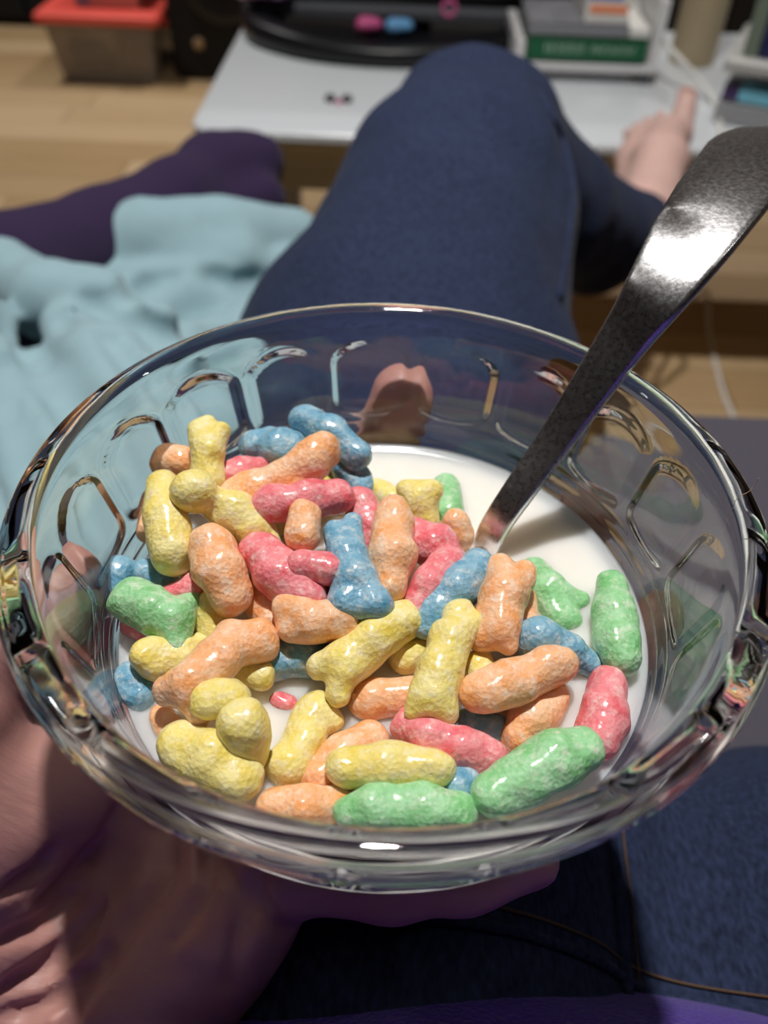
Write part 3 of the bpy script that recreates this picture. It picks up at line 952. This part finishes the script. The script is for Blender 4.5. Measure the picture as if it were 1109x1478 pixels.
# creases of the palm
def on_skin(px, py):
    d = ray(px, py); d = d / np.linalg.norm(d)
    for t in np.arange(.12, .40, .001):
        p = CAMPOS + d * t
        ii = np.round((p - f.lo) / f.h).astype(int)
        if (ii < 0).any() or (ii >= np.array(f.F.shape)).any(): continue
        if f.F[tuple(ii)] < 0: return p
    return None
for pts, r in (([(240, 1150), (235, 1260), (180, 1340), (110, 1440), (90, 1500)], .0024), ([(0, 1360), (70, 1330), (110, 1290)], .0016), ([(0, 1430), (80, 1385), (150, 1310)], .0020),
               ([(0, 1290), (50, 1260), (80, 1220)], .0012), ([(0, 1470), (70, 1450), (130, 1400)], .0012), ([(300, 1200), (295, 1290), (250, 1360)], .0010), ([(380, 1240), (370, 1300), (420, 1350)], .0012),
               ([(290, 1215), (345, 1300), (330, 1420)], .0009), ([(200, 1130), (130, 1230), (60, 1300)], .0012)):
    q = [on_skin(c[0], c[1]) for c in catmull([(a, b, 0) for a, b in pts], 5)]
    q = [x for x in q if x is not None]
    if len(q) > 2:
        f.chain(q, [r * (.5 + .5 * math.sin(math.pi * (i + .5) / len(q))) for i in range(len(q))], .003, sub=True)
f.noise(.0006, 120, 3)
HV, HQ = f.mesh()
f = Field((.12, .55, .38), (.50, 1.20, .66), .003)
f.chain([SHIN, ANK, (.278, .790, .440)], [.043, .038, .036], .012)
f.cap((.278, .790, .444), (.282, .805, .428), .034, .028, .012)                      # heel
f.chain([(.280, .795, .450), (.318, .91, .462), (.352, 1.02, .454)], [.034, .031, .023], .014, squash=(1, 1, .9))
f.chain([(.292, .84, .432), (.320, .95, .442), (.345, 1.03, .446)], [.026, .025, .020], .012)
f.chain([(.280, .86, .430), (.298, .96, .440), (.318, 1.03, .442)], [.022, .020, .015], .012)
f.chain([(.366, 1.02, .452), (.383, 1.075, .462), (.390, 1.100, .474)], [.019, .0145, .0135], .005)   # big toe
for a, b, r in (((.348, 1.045, .446), (.358, 1.090, .450), .0085), ((.334, 1.045, .443), (.340, 1.082, .446), .008),
                ((.322, 1.04, .440), (.325, 1.070, .442), .0075), ((.310, 1.03, .438), (.311, 1.055, .438), .007)):
    f.cap(a, b, r * 1.15, r, .003)
f.noise(.0015, 30, 2)
FV, FQ = f.mesh()
f = Field((-.08, -.16, .45), (.20, .75, .66), .010)
f.chain([(.00, -.08, .530), (.03, .35, .562), KNEE, SHIN], [.07, .07, .05, .044], .02)
LV, LQ = f.mesh()
V, F = join_geo([(HV, HQ.tolist()), (FV, FQ.tolist()), (LV, LQ.tolist())])
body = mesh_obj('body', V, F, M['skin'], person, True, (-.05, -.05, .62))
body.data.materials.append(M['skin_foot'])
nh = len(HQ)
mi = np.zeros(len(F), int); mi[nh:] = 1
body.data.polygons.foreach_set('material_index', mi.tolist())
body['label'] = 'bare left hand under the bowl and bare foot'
# big toe nail
V, F = lathe_geo([(0, .0012), (.004, .0011), (.0068, .0004), (.007, 0), (0, 0)], 16)
mesh_obj('toenail', [(.389 + v[0], 1.097 + v[1] * 1.2, .4868 + v[2]) for v in V], F, M['skin_foot'], body, True, (.389, 1.097, .4868))

# ================================================================== PERSON 2 : sock leg
p2 = empty('person', (-.5, .5, .43)); tag(p2, 'outstretched leg and foot in dark purple sock, left of the raised knee', 'person')
f = Field((-1.30, -.45, .40), (-.06, .99, .66), .007)
tip = at(372, 232, .485)
a0 = at(-250, 500, .50); a1 = at(0, 408, .50); a2 = at(150, 345, .485); a3 = at(250, 292, .48); a4 = at(312, 250, .48)
f.chain([(-1.15, -.30, .515), (-.80, .02, .515), a0, a1, a2, a3], [.085, .075, .060, .050, .041, .040], .02)
f.chain([a3, a4, tip], [.038, .039, .030], .02)
f.cap(at(345, 226, .487), at(362, 244, .472), .028, .031, .012)
f.chain([at(335, 205, .50), at(352, 228, .495), at(358, 260, .47)], [.004, .004, .004], .006, sub=True)
f.cap(a3 + (0.02, 0, -.02), a4 + (.05, -.02, -.02), .034, .028, .015)
f.noise(.003, 20, 3)
field_obj('sock', f, M['sock'], p2)

# ================================================================== BLANKET
f = Field((-.85, -.12, .40), (-.02, .82, .66), .006)
bq = lambda px, py, z: at(px, py, z)
def ridge(pts, r, k=.012):
    f.chain([bq(*p) for p in pts], r if hasattr(r, '__len__') else [r] * len(pts), k)
ridge([(118, 405, .470), (138, 368, .480), (215, 350, .486), (320, 350, .478), (420, 350, .462)], [.030, .036, .040, .040, .034], .006)
ridge([(115, 425, .455), (205, 438, .462), (320, 425, .455), (410, 400, .45)], [.026, .030, .032, .030], .006)
ridge([(260, 385, .47), (340, 385, .47)], [.030, .034], .012)
ridge([(-60, 400, .515), (0, 398, .52), (70, 430, .53), (150, 452, .53), (215, 495, .525), (290, 590, .51)], [.024, .026, .028, .030, .030, .028], .006)
ridge([(95, 470, .535), (150, 530, .545), (205, 610, .545), (240, 720, .54)], [.018, .026, .028, .030], .005)
ridge([(45, 525, .53), (70, 590, .545), (115, 670, .55), (150, 800, .55)], [.014, .024, .026, .028], .005)
ridge([(-25, 470, .535), (-8, 560, .55), (2, 680, .56), (40, 820, .56)], [.022, .024, .025, .030], .005)
ridge([(-120, 500, .54), (-80, 700, .55), (-60, 900, .55)], .040, .006)
ridge([(178, 482, .497), (215, 492, .497), (300, 500, .492)], [.014, .017, .018], .004)
ridge([(230, 540, .49), (330, 520, .46), (400, 470, .45)], .028)
for px, py in ((-100, 600), (60, 620), (180, 620), (60, 760), (200, 760), (-100, 800), (300, 560), (300, 700), (60, 480), (160, 500)):
    c = bq(px, py, .430)
    f.cap(c, c + (.03, .03, 0), .050, .050, .03)
f.chain([(-.12, .66, .44), (-.30, .70, .44), (-.5, .6, .45)], [.03, .03, .03], .03)
def hit(px, py):
    d = ray(px, py); d = d / np.linalg.norm(d)
    for t in np.arange(.2, 1.2, .004):
        p = CAMPOS + d * t
        ii = np.round((p - f.lo) / f.h).astype(int)
        if (ii < 0).any() or (ii >= np.array(f.F.shape)).any(): continue
        if f.F[tuple(ii)] < 0: return p
    return None
def valley(pts, r, k=.012):
    q = [hit(int(c[0]), int(c[1])) for c in catmull([(a, b, 0) for a, b in pts], 4)]
    q = [x for x in q if x is not None]
    if len(q) > 1:
        n = len(q)
        f.chain(q, [r * (.45 + .55 * math.sin(math.pi * (i + .5) / n)) for i in range(n)], k, sub=True)
valley([(78, 446), (92, 460), (86, 474)], .006, .006)
valley([(12, 440), (30, 490), (75, 545), (120, 620), (165, 700)], .012, .008)
valley([(2, 520), (14, 590), (35, 680), (60, 760)], .010, .008)
valley([(120, 430), (170, 455), (240, 478), (330, 468)], .012, .008)
valley([(150, 480), (200, 535), (245, 600)], .010, .008)
valley([(172, 425), (212, 410), (252, 396)], .009, .010)
valley([(290, 395), (340, 410), (390, 405)], .007, .010)
f.noise(.0035, 22, 9); f.noise(.0012, 60, 4)
tag(field_obj('blanket', f, M['blanket']), 'crumpled pale teal fleece blanket on the left of the bowl', 'blanket')

# ================================================================== GLASS BOWL
ZR = .740
bowl = empty('glass_bowl', (0, 0, ZR - .062)); tag(bowl, 'clear pressed glass bowl with faceted wall held over the lap', 'bowl')
NF, PH = 18, math.radians(155.3)
def inner_r(z):    # z below rim
    zs = [-.0565, -.0560, -.054, -.050, -.0445, -.038, -.026, -.013, -.004, -.0012]
    rs_ = [0, .018, .032, .0435, .0525, .0588, .0622, .0653, .0672, .0682]
    return float(np.interp(z, zs, rs_))
inner = [(0, -.0565), (.010, -.0564), (.018, -.0560), (.026, -.0552), (.032, -.054), (.038, -.0523), (.0435, -.050), (.0485, -.0472), (.0525, -.0445), (.0560, -.0413), (.0588, -.038), (.0602, -.034),
         (.0613, -.030), (.0622, -.026), (.0632, -.0215), (.0643, -.017), (.0654, -.0125), (.0664, -.008), (.0672, -.004), (.0679, -.0016), (.0692, -.0004), (.0703, 0)]
outer = [(.0722, -.0002), (.0738, -.0010), (.0748, -.0024), (.0749, -.0036), (.0745, -.0052), (.0738, -.0070), (.0730, -.0090), (.0722, -.0112), (.0713, -.0138), (.0703, -.0168), (.0692, -.0200), (.0681, -.0230),
         (.0670, -.026), (.0661, -.029), (.0653, -.0314), (.0647, -.0322), (.0648, -.0330), (.0644, -.0342), (.0634, -.0350), (.0627, -.0357), (.0628, -.0365), (.0622, -.0377), (.0611, -.0385), (.0605, -.0392), (.0606, -.0400), (.0599, -.0412), (.0586, -.0425),
         (.0562, -.0455), (.0530, -.0485), (.0490, -.0520), (.0452, -.0550), (.0425, -.0572), (.0415, -.0590), (.0415, -.0612), (.0405, -.0620), (.0375, -.0620), (.0365, -.0612), (.034, -.0606), (.02, -.0604), (0, -.0604)]
def densify(pr, n):
    out = []
    for a, b in zip(pr[:-1], pr[1:]):
        for k in range(n): out.append((a[0] + (b[0] - a[0]) * k / n, a[1] + (b[1] - a[1]) * k / n))
    out.append(pr[-1]); return out
def S_(x):
    x = min(1.0, max(0.0, x)); return x * x * (3 - 2 * x)
def facet(r, z, a):
    zz = z - ZR
    if -.0335 < zz < -.0085:
        u = abs(((a - PH) / (2 * math.pi / NF)) % 1.0 - .5) * 2     # 0 at a ridge, 1 in the middle of a panel
        u = 1 - u
        zt = -.0098 - .0050 * u * u
        zb = -.0325 + .0030 * u * u
        return r - .0015 * S_((zt - zz) / .0022) * S_((zz - zb) / .0040) * S_((1 - u) / .30)
    return r
prof = [(r, ZR + z) for r, z in densify(inner, 2) + densify(outer, 3)]
NA = 540
V, F = lathe_geo(prof, NA, 0, 0, None)
# only the outer wall is faceted
Vn = []
nin = len(densify(inner, 2))
cnt = 0; rowi = 0
idx_row = []
for (r, z) in prof:
    m = 1 if r <= 1e-7 else NA
    idx_row += [rowi] * m; rowi += 1
for i, v in enumerate(V):
    if idx_row[i] >= nin:
        r = math.hypot(v[0], v[1])
        if r > 1e-6:
            a = math.atan2(v[1], v[0]); r2 = facet(r, v[2], a)
            v = (r2 * math.cos(a), r2 * math.sin(a), v[2])
    Vn.append(v)
F = [q[::-1] for q in F]
gw = mesh_obj('glass_wall', Vn, F, M['glass'], bowl, True, (0, 0, ZR - .062))

# milk: fills the hollow, edge creeping up the glass a little
MZ = .702
mp_ = [(0, ZR - .0566)] + [(r + .00015, ZR + z) for r, z in inner[1:] if ZR + z < MZ - .001]
mp_ += [(inner_r(MZ - ZR) + .00025, MZ), (inner_r(MZ - ZR + .0012) + .0002, MZ + .0012), (inner_r(MZ - ZR) - .0005, MZ + .0006), (inner_r(MZ - ZR) - .0016, MZ + .0001), (inner_r(MZ - ZR) - .003, MZ)]
for r in (.05, .045, .035, .025, .015, .007, 0): mp_.append((r, MZ))
V, F = lathe_geo(mp_, 128)
milk = mesh_obj('milk', V, F, M['milk'], None, True, (0, 0, ZR - .0566))
tag(milk, 'cream white milk filling the lower half of glass bowl', 'milk')

# ================================================================== SPOON
spn = empty('spoon', at(700, 795, MZ)); tag(spn, 'scratched stainless steel spoon leaning on the far right rim of bowl', 'spoon')
SPL = [(700, 797, .7005), (722, 748, .7105), (805, 630, .7275), (893, 500, .7470), (948, 420, .7590), (1000, 343, .7665), (1045, 278, .7690), (1082, 222, .7695), (1104, 188, .7690)]
SPW = [.0036, .0036, .0043, .0058, .0076, .0098, .0116, .0120, .0120]
cl = [at(*p) for p in SPL]
fine = catmull(cl, 10)
ww = np.interp(np.linspace(0, len(SPL) - 1, len(fine)), range(len(SPL)), SPW)
L = np.cumsum([0] + [np.linalg.norm(b - a) for a, b in zip(fine[:-1], fine[1:])])
rem = L[-1] - L
V, F = [], []
NS = 28
for i, p in enumerate(fine):
    t = fine[min(i + 1, len(fine) - 1)] - fine[max(i - 1, 0)]; t /= np.linalg.norm(t)
    up = np.array([-.30, -.42, .86]); nrm = up - t * (up @ t); nrm /= np.linalg.norm(nrm)
    sd = np.cross(t, nrm)
    wv = ww[i]
    R_ = .0165
    if rem[i] < R_: wv = min(wv, math.sqrt(max(1e-8, R_ ** 2 - (R_ - rem[i]) ** 2)) * .0118 / R_)
    th = .0011 if rem[i] < .06 else .0011 + .0005 * min(1, (rem[i] - .06) / .05)
    for k in range(NS):
        an = 2 * math.pi * k / NS
        c, s = math.cos(an), math.sin(an)
        u = math.copysign(abs(c) ** .8, c); v = math.copysign(min(1, abs(s) * 2.2) ** .6, s)
        V.append(p + sd * wv * u + nrm * (th * v - .0009 * (u * u - .5) * wv / .011))
for i in range(len(fine) - 1):
    for k in range(NS):
        F.append([i * NS + k, (i + 1) * NS + k, (i + 1) * NS + (k + 1) % NS, i * NS + (k + 1) % NS])
F.append(list(range(NS))); F.append([(len(fine) - 1) * NS + k for k in range(NS)][::-1])
mesh_obj('handle', V, F, M['steel'], spn, True, cl[0])
# hollow of the spoon, sunk in the milk
d = cl[0] - cl[1]; d[2] = -.0012 / .02 * np.linalg.norm(d[:2]); d /= np.linalg.norm(d)
c0 = cl[0] + d * .030 + np.array((0, 0, -.0085))
sdv = np.cross(d, (0, 0, 1)); sdv /= np.linalg.norm(sdv); upv = np.cross(sdv, d)
V, F = [], []
nr, na = 7, 28
for lay, off in ((0, 0.0), (1, -.0012)):
    for i in range(nr):
        q = i / (nr - 1)
        for k in range(na):
            an = 2 * math.pi * k / na
            lx = .026 * q * math.cos(an); ly = .0155 * q * math.sin(an)
            V.append(c0 + d * lx + sdv * ly + upv * (.0055 * q * q - .0045 + off * (1 - .3 * q)))
for lay in (0, 1):
    for i in range(nr - 1):
        for k in range(na):
            a = lay * nr * na + i * na
            fq = [a + k, a + (k + 1) % na, a + na + (k + 1) % na, a + na + k]
            F.append(fq if lay == 0 else fq[::-1])
a = (nr - 1) * na
for k in range(na): F.append([a + k, a + (k + 1) % na, nr * na + a + (k + 1) % na, nr * na + a + k])
mesh_obj('spoon_hollow', V, F, M['steel'], spn, True, c0)
neck = catmull([cl[0], cl[0] + d * .005 + (0, 0, -.005), c0 - d * .024 + upv * .001], 6)
V, F = tube_geo(neck, .0032, 10)
mesh_obj('neck', V, F, M['steel'], spn, True, cl[0])

# ================================================================== CEREAL
# colour, label, chains of (px, py, mm above the milk, radius in px)
G = 'puffed cereal pieces in the bowl'
CE = [
 ('yellow', 'pale yellow cereal piece standing upright with toothed top, highest at the back left', [[(288, 618, 24, 15), (300, 650, 22, 20), (298, 690, 18, 24)], [(318, 622, 24, 13), (306, 652, 22, 18)], [(300, 612, 24, 13), (302, 645, 22, 18)]]),
 ('yellow', 'yellow cereal piece with pitted round head below the upright toothed one', [[(280, 708, 22, 31)], [(300, 722, 18, 22), (340, 742, 16, 32), (362, 762, 14, 30), (382, 782, 12, 22)]]),
 ('yellow', 'large yellow cereal piece hanging down the left of the heap', [[(236, 702, 18, 22), (238, 745, 17, 27), (250, 795, 14, 34)]]),
 ('orange', 'round orange cereal end at the far left top of heap', [[(232, 665, 14, 24), (262, 668, 14, 24)]]),
 ('orange', 'small orange cereal lump low behind the large yellow one', [[(216, 722, 8, 20), (212, 765, 6, 17)]]),
 ('pink', 'pink cereal piece tucked behind the long orange one near heap top', [[(310, 690, 15, 20), (350, 680, 15, 20), (376, 672, 15, 14)]]),
 ('orange', 'long orange cereal piece slanting up to the right across heap top', [[(318, 728, 13, 26), (370, 708, 15, 30), (410, 690, 17, 27), (450, 662, 20, 27), (468, 648, 21, 24)]]),
 ('blue', 'dark blue cereal rod lying highest at the back of the heap', [[(440, 606, 18, 22), (478, 625, 18, 24), (514, 656, 16, 22)]]),
 ('blue', 'blue cereal piece with two round lobes at the back of heap', [[(368, 643, 15, 21), (392, 636, 15, 17), (405, 648, 16, 29), (430, 640, 14, 18)]]),
 ('blue', 'short blue cereal lump beneath the highest blue rod', [[(502, 676, 11, 25), (518, 702, 9, 20)]]),
 ('yellow', 'sliver of yellow cereal between the two blue pieces at back', [[(452, 632, 12, 16), (492, 650, 10, 18)]]),
 ('yellow', 'yellow cereal underneath the long orange piece mid heap', [[(400, 745, 6, 28), (450, 720, 5, 28), (480, 680, 5, 22)]]),
 ('pink', 'smooth pink cereal rod lying level across the middle of heap', [[(390, 728, 18, 28), (440, 724, 18, 27), (488, 716, 17, 24)]]),
 ('pink', 'red pink cereal piece right of the level pink rod', [[(520, 728, 13, 25), (533, 760, 11, 24), (524, 800, 8, 22)]]),
 ('orange', 'small pale orange cereal end poking out below the level pink rod', [[(441, 744, 19, 22), (438, 772, 18, 24)]]),
 ('pink', 'thick pink cereal piece slanting down in the heap centre', [[(376, 796, 15, 28), (405, 830, 14, 33), (440, 862, 12, 32)]]),
 ('pink', 'pink cereal rod end with a small pit facing the viewer', [[(438, 815, 17, 24), (472, 822, 16, 26)]]),
 ('pink', 'deep red cereal bridging under the pitted pink rod end', [[(440, 850, 8, 28), (490, 850, 7, 26)]]),
 ('orange', 'upright orange cereal rod left of the thick pink piece', [[(303, 785, 17, 29), (318, 822, 15, 34), (332, 858, 12, 30)]]),
 ('blue', 'blue figure shaped cereal leaning in the middle of the bowl', [[(484, 766, 17, 17), (500, 800, 16, 24), (512, 838, 15, 31)], [(510, 756, 17, 17), (504, 795, 16, 24)], [(512, 838, 15, 30), (500, 868, 14, 25)], [(514, 840, 15, 30), (540, 872, 14, 23)], [(500, 868, 14, 24), (538, 872, 14, 24)]]),
 ('orange', 'tall orange cereal rod right of the blue figure', [[(568, 742, 16, 25), (566, 800, 15, 31), (562, 850, 12, 25)]]),
 ('pink', 'bright pink cereal lump behind the tall orange rod', [[(602, 772, 10, 26), (630, 790, 10, 30), (655, 806, 9, 20)]]),
 ('pink', 'slim pink cereal rod beside the blue piece at bowl centre', [[(648, 812, 12, 24), (625, 845, 11, 26), (606, 876, 9, 23)]]),
 ('yellow', 'small yellow eared cereal piece standing in milk near the spoon', [[(588, 706, 9, 13), (604, 718, 7, 25), (612, 750, 3, 22)], [(626, 708, 9, 13), (606, 722, 7, 24)]]),
 ('green', 'pale green cereal half sunk in milk behind the small yellow one', [[(642, 704, 0, 20), (648, 740, -.5, 20)]]),
 ('yellow', 'faint yellow cereal just under the milk at the far side', [[(545, 708, -1, 17), (568, 722, -1, 18)]]),
 ('orange', 'small round orange cereal beside the spoon', [[(660, 756, 7, 21), (664, 772, 5, 20)]]),
 ('blue', 'blue cereal figure slanting left under the spoon tip', [[(686, 818, 11, 25), (660, 850, 11, 31), (630, 882, 9, 28), (608, 900, 8, 19)], [(640, 880, 9, 24), (625, 908, 8, 15)]]),
 ('orange', 'orange cereal figure right of the spoon tip', [[(724, 822, 12, 22), (726, 860, 12, 32), (716, 905, 10, 33)], [(756, 826, 12, 20), (735, 850, 12, 28)], [(716, 900, 10, 30), (695, 918, 9, 22)], [(716, 900, 10, 28), (735, 930, 9, 17)]]),
 ('orange', 'pale orange cereal tucked behind the orange figure near spoon', [[(752, 865, 4, 24), (758, 905, 3, 22)]]),
 ('blue', 'porous blue cereal end at the far left edge of milk', [[(172, 828, 6, 26), (176, 850, 3, 26)]]),
 ('blue', 'teal blue cereal lump between yellow hanging piece and pink one', [[(212, 828, 5, 21), (238, 842, 4, 20)]]),
 ('green', 'light green star shaped cereal at the left of the bowl', [[(188, 858, 9, 25), (222, 884, 9, 31), (250, 894, 9, 27)], [(176, 872, 8, 20), (205, 882, 8, 26)], [(248, 892, 9, 26), (278, 866, 8, 15)], [(250, 895, 9, 26), (258, 930, 7, 15)], [(222, 880, 9, 25), (205, 858, 9, 16)]]),
 ('pink', 'short pink cereal right of the green star', [[(254, 862, 7, 20), (280, 848, 8, 22)]]),
 ('pink', 'dark red cereal end peeping from beneath the green star', [[(190, 902, 1, 16), (212, 912, 1, 16)]]),
 ('yellow', 'yellow cereal lump under the right leg of the green star', [[(308, 882, 6, 28), (312, 908, 4, 26)]]),
 ('yellow', 'round yellow cereal ball at the left below the green star', [[(220, 950, 6, 30), (262, 950, 4, 28), (292, 935, 3, 24)]]),
 ('orange', 'big orange cereal figure slanting across the left front', [[(372, 918, 10, 24), (336, 922, 11, 25), (318, 950, 11, 32), (278, 990, 10, 34), (240, 998, 9, 20)], [(350, 935, 10, 25), (380, 932, 9, 22)], [(285, 988, 10, 32), (290, 1028, 8, 20)]]),
 ('blue', 'teal cereal chunk at the left wall of the bowl', [[(186, 978, 2, 21), (204, 1004, 1, 22)]]),
 ('orange', 'small orange cereal lump in milk at lower left', [[(232, 1035, 0, 19), (246, 1052, 0, 19)]]),
 ('blue', 'blue cereal rod lying under the yellow figure left of centre', [[(398, 955, 3, 27), (440, 948, 3, 27), (486, 936, 3, 20)]]),
 ('yellow', 'tiny round yellow cereal end beside the big orange figure', [[(352, 962, 5, 18), (378, 974, 4, 20)]]),
 ('orange', 'stubby orange cereal log lying level left of the blue figure', [[(420, 882, 12, 24), (450, 896, 12, 29), (492, 894, 11, 30)], [(420, 905, 11, 20), (450, 900, 11, 26)]]),
 ('orange', 'orange cereal deep in the gap above the level orange log', [[(372, 858, 7, 28), (394, 900, 5, 26)]]),
 ('yellow', 'yellow cereal figure lying slanted in the middle front', [[(584, 896, 9, 26), (545, 920, 9, 30), (505, 955, 8, 32)], [(500, 955, 8, 28), (460, 962, 7, 17)], [(500, 960, 8, 28), (490, 1002, 6, 17)], [(590, 885, 9, 18), (560, 910, 9, 28)]]),
 ('yellow', 'yellow cereal figure with round head lying upright at front centre', [[(664, 888, 11, 24), (680, 900, 11, 18), (652, 922, 11, 28), (638, 965, 10, 31), (622, 1008, 8, 33)], [(622, 1008, 8, 28), (600, 1022, 7, 17)], [(625, 1008, 8, 28), (642, 1028, 7, 18)]]),
 ('yellow', 'dark yellow cereal behind the round headed yellow figure', [[(690, 962, 4, 24), (700, 985, 3, 24)]]),
 ('yellow', 'yellow cereal piece glimpsed between the two yellow figures', [[(585, 948, 2, 26), (608, 940, 2, 24)]]),
 ('orange', 'thick orange cereal rod slanting right of the yellow figure', [[(694, 1002, 8, 29), (745, 985, 8, 33), (795, 962, 8, 27), (816, 958, 8, 21)]]),
 ('blue', 'blue cereal piece with round head near the green rod', [[(774, 920, 7, 31), (815, 938, 4, 26), (850, 958, 1, 18)]]),
 ('green', 'green cereal rod standing clear against the right milk edge', [[(884, 845, 4, 22), (888, 885, 4, 30), (892, 925, 4, 31), (897, 948, 4, 27)]]),
 ('green', 'pale green cereal sunk in milk right of spoon', [[(772, 826, -1, 22), (790, 855, -.5, 30), (812, 895, -1, 26)], [(800, 860, -.5, 24), (835, 868, -1, 16)]]),
 ('pink', 'pink red cereal rod against the right wall at front', [[(878, 992, 3, 27), (872, 1030, 3, 33), (862, 1066, 3, 32)]]),
 ('green', 'thick green cereal rod slanting up to the right at the front', [[(712, 1148, 5, 32), (755, 1125, 5, 37), (800, 1098, 6, 38), (840, 1082, 6, 32)]]),
 ('green', 'three segmented green cereal rod at the front rim', [[(508, 1172, 4, 26), (540, 1166, 5, 33)], [(560, 1166, 5, 30), (610, 1168, 5, 34)], [(630, 1170, 4, 32), (660, 1170, 4, 28)]]),
 ('pink', 'pink cereal figure lying at the front centre in milk', [[(585, 1050, 3, 22), (620, 1066, 4, 29), (665, 1080, 4, 28), (712, 1096, 3, 24)], [(590, 1040, 3, 17), (615, 1062, 4, 25)], [(670, 1080, 4, 26), (685, 1110, 2, 19)]]),
 ('yellow', 'straight pale yellow cereal rod above the segmented green one', [[(500, 1110, 6, 28), (560, 1108, 6, 31), (626, 1110, 6, 28)]]),
 ('orange', 'orange cereal half sunk between yellow figures at front', [[(530, 1010, 1, 28), (592, 1006, 1, 28)]]),
 ('orange', 'pale orange cereal under the milk left of yellow rod', [[(536, 1072, 0, 28), (495, 1090, 0, 30), (462, 1120, 0, 28)]]),
 ('orange', 'orange cereal half sunk below the thick orange rod', [[(795, 1008, 1, 26), (765, 1040, 1, 32), (748, 1062, 1, 24)]]),
 ('yellow', 'flat yellow cereal figure awash in milk at lower left', [[(455, 1030, 1, 30), (440, 1065, 1, 26), (418, 1105, 1, 32)], [(450, 1035, 1, 26), (478, 1040, 1, 17)]]),
 ('yellow', 'bright yellow cereal with round blob beside the lower left wall', [[(302, 1012, 11, 27), (332, 1008, 11, 29)]]),
 ('yellow', 'yellow cereal rod standing end on at lower left', [[(352, 1046, 12, 35), (356, 1085, 5, 34)]]),
 ('yellow', 'large bright yellow cereal rod against the lower left wall', [[(262, 1074, 5, 33), (305, 1095, 6, 37), (345, 1122, 5, 34)]]),
 ('orange', 'orange cereal flush with milk at the front left rim', [[(395, 1164, 2, 24), (440, 1162, 3, 27), (490, 1158, 2, 24)]]),
 ('pink', 'small pink spot of sunken cereal at left front', [[(405, 1012, -.6, 16), (416, 1016, -.6, 14)]]),
 ('blue', 'blue cereal patch sunk under the pink figure right side', [[(675, 1048, -.4, 22), (715, 1052, -.4, 18)]]),
 ('blue', 'small blue cereal end between yellow rod and green rods', [[(656, 1136, 3, 22), (672, 1126, 2, 22)]]),
]
ci = 0
for colr, lab, chains in CE:
    ci += 1
    C3 = []
    for ch in chains:
        pts, rad = [], []
        for (px, py, mm, rp_) in ch:
            p = at(px, py, MZ + mm / 1000.0)
            pts.append(p); rad.append(1.07 * rp_ * float(-(CROT.T @ (p - CAMPOS))[2]) / FPX)
        C3.append((pts, rad))
    allp = np.array([p for a, _ in C3 for p in a]); mr = max(r for _, b in C3 for r in b)
    f = Field(allp.min(0) - mr * 1.25 - .001, allp.max(0) + mr * 1.25 + .001, .00062)
    for pts, rad in C3:
        if len(pts) == 1: f.cap(pts[0], pts[0] + (1e-5, 0, 0), rad[0], rad[0], .0012)
        else: f.chain(pts, rad, .0014)
    f.noise(.00062, 210, ci * .37)
    f.noise(.00024, 480, ci * .77)
    f.F[np.abs(f.F) < 0] = 0
    tag(field_obj('cereal_piece', f, CER[colr]), lab, 'cereal', G)

# stray hair on the right rim
hp = [aty(1098, 640, .03), at(1096, 690, ZR + .004), at(1083, 708, ZR + .001), at(1064, 722, ZR - .001), at(1060, 760, ZR - .006), at(1046, 785, ZR - .009), at(1050, 798, ZR - .010)]
V, F = tube_geo(catmull(hp[1:], 8), .00006, 5)
tag(mesh_obj('stray_hair', V, F, M['hair'], None, True, hp[2]), 'single fine light hair caught on the right rim of bowl', 'hair')
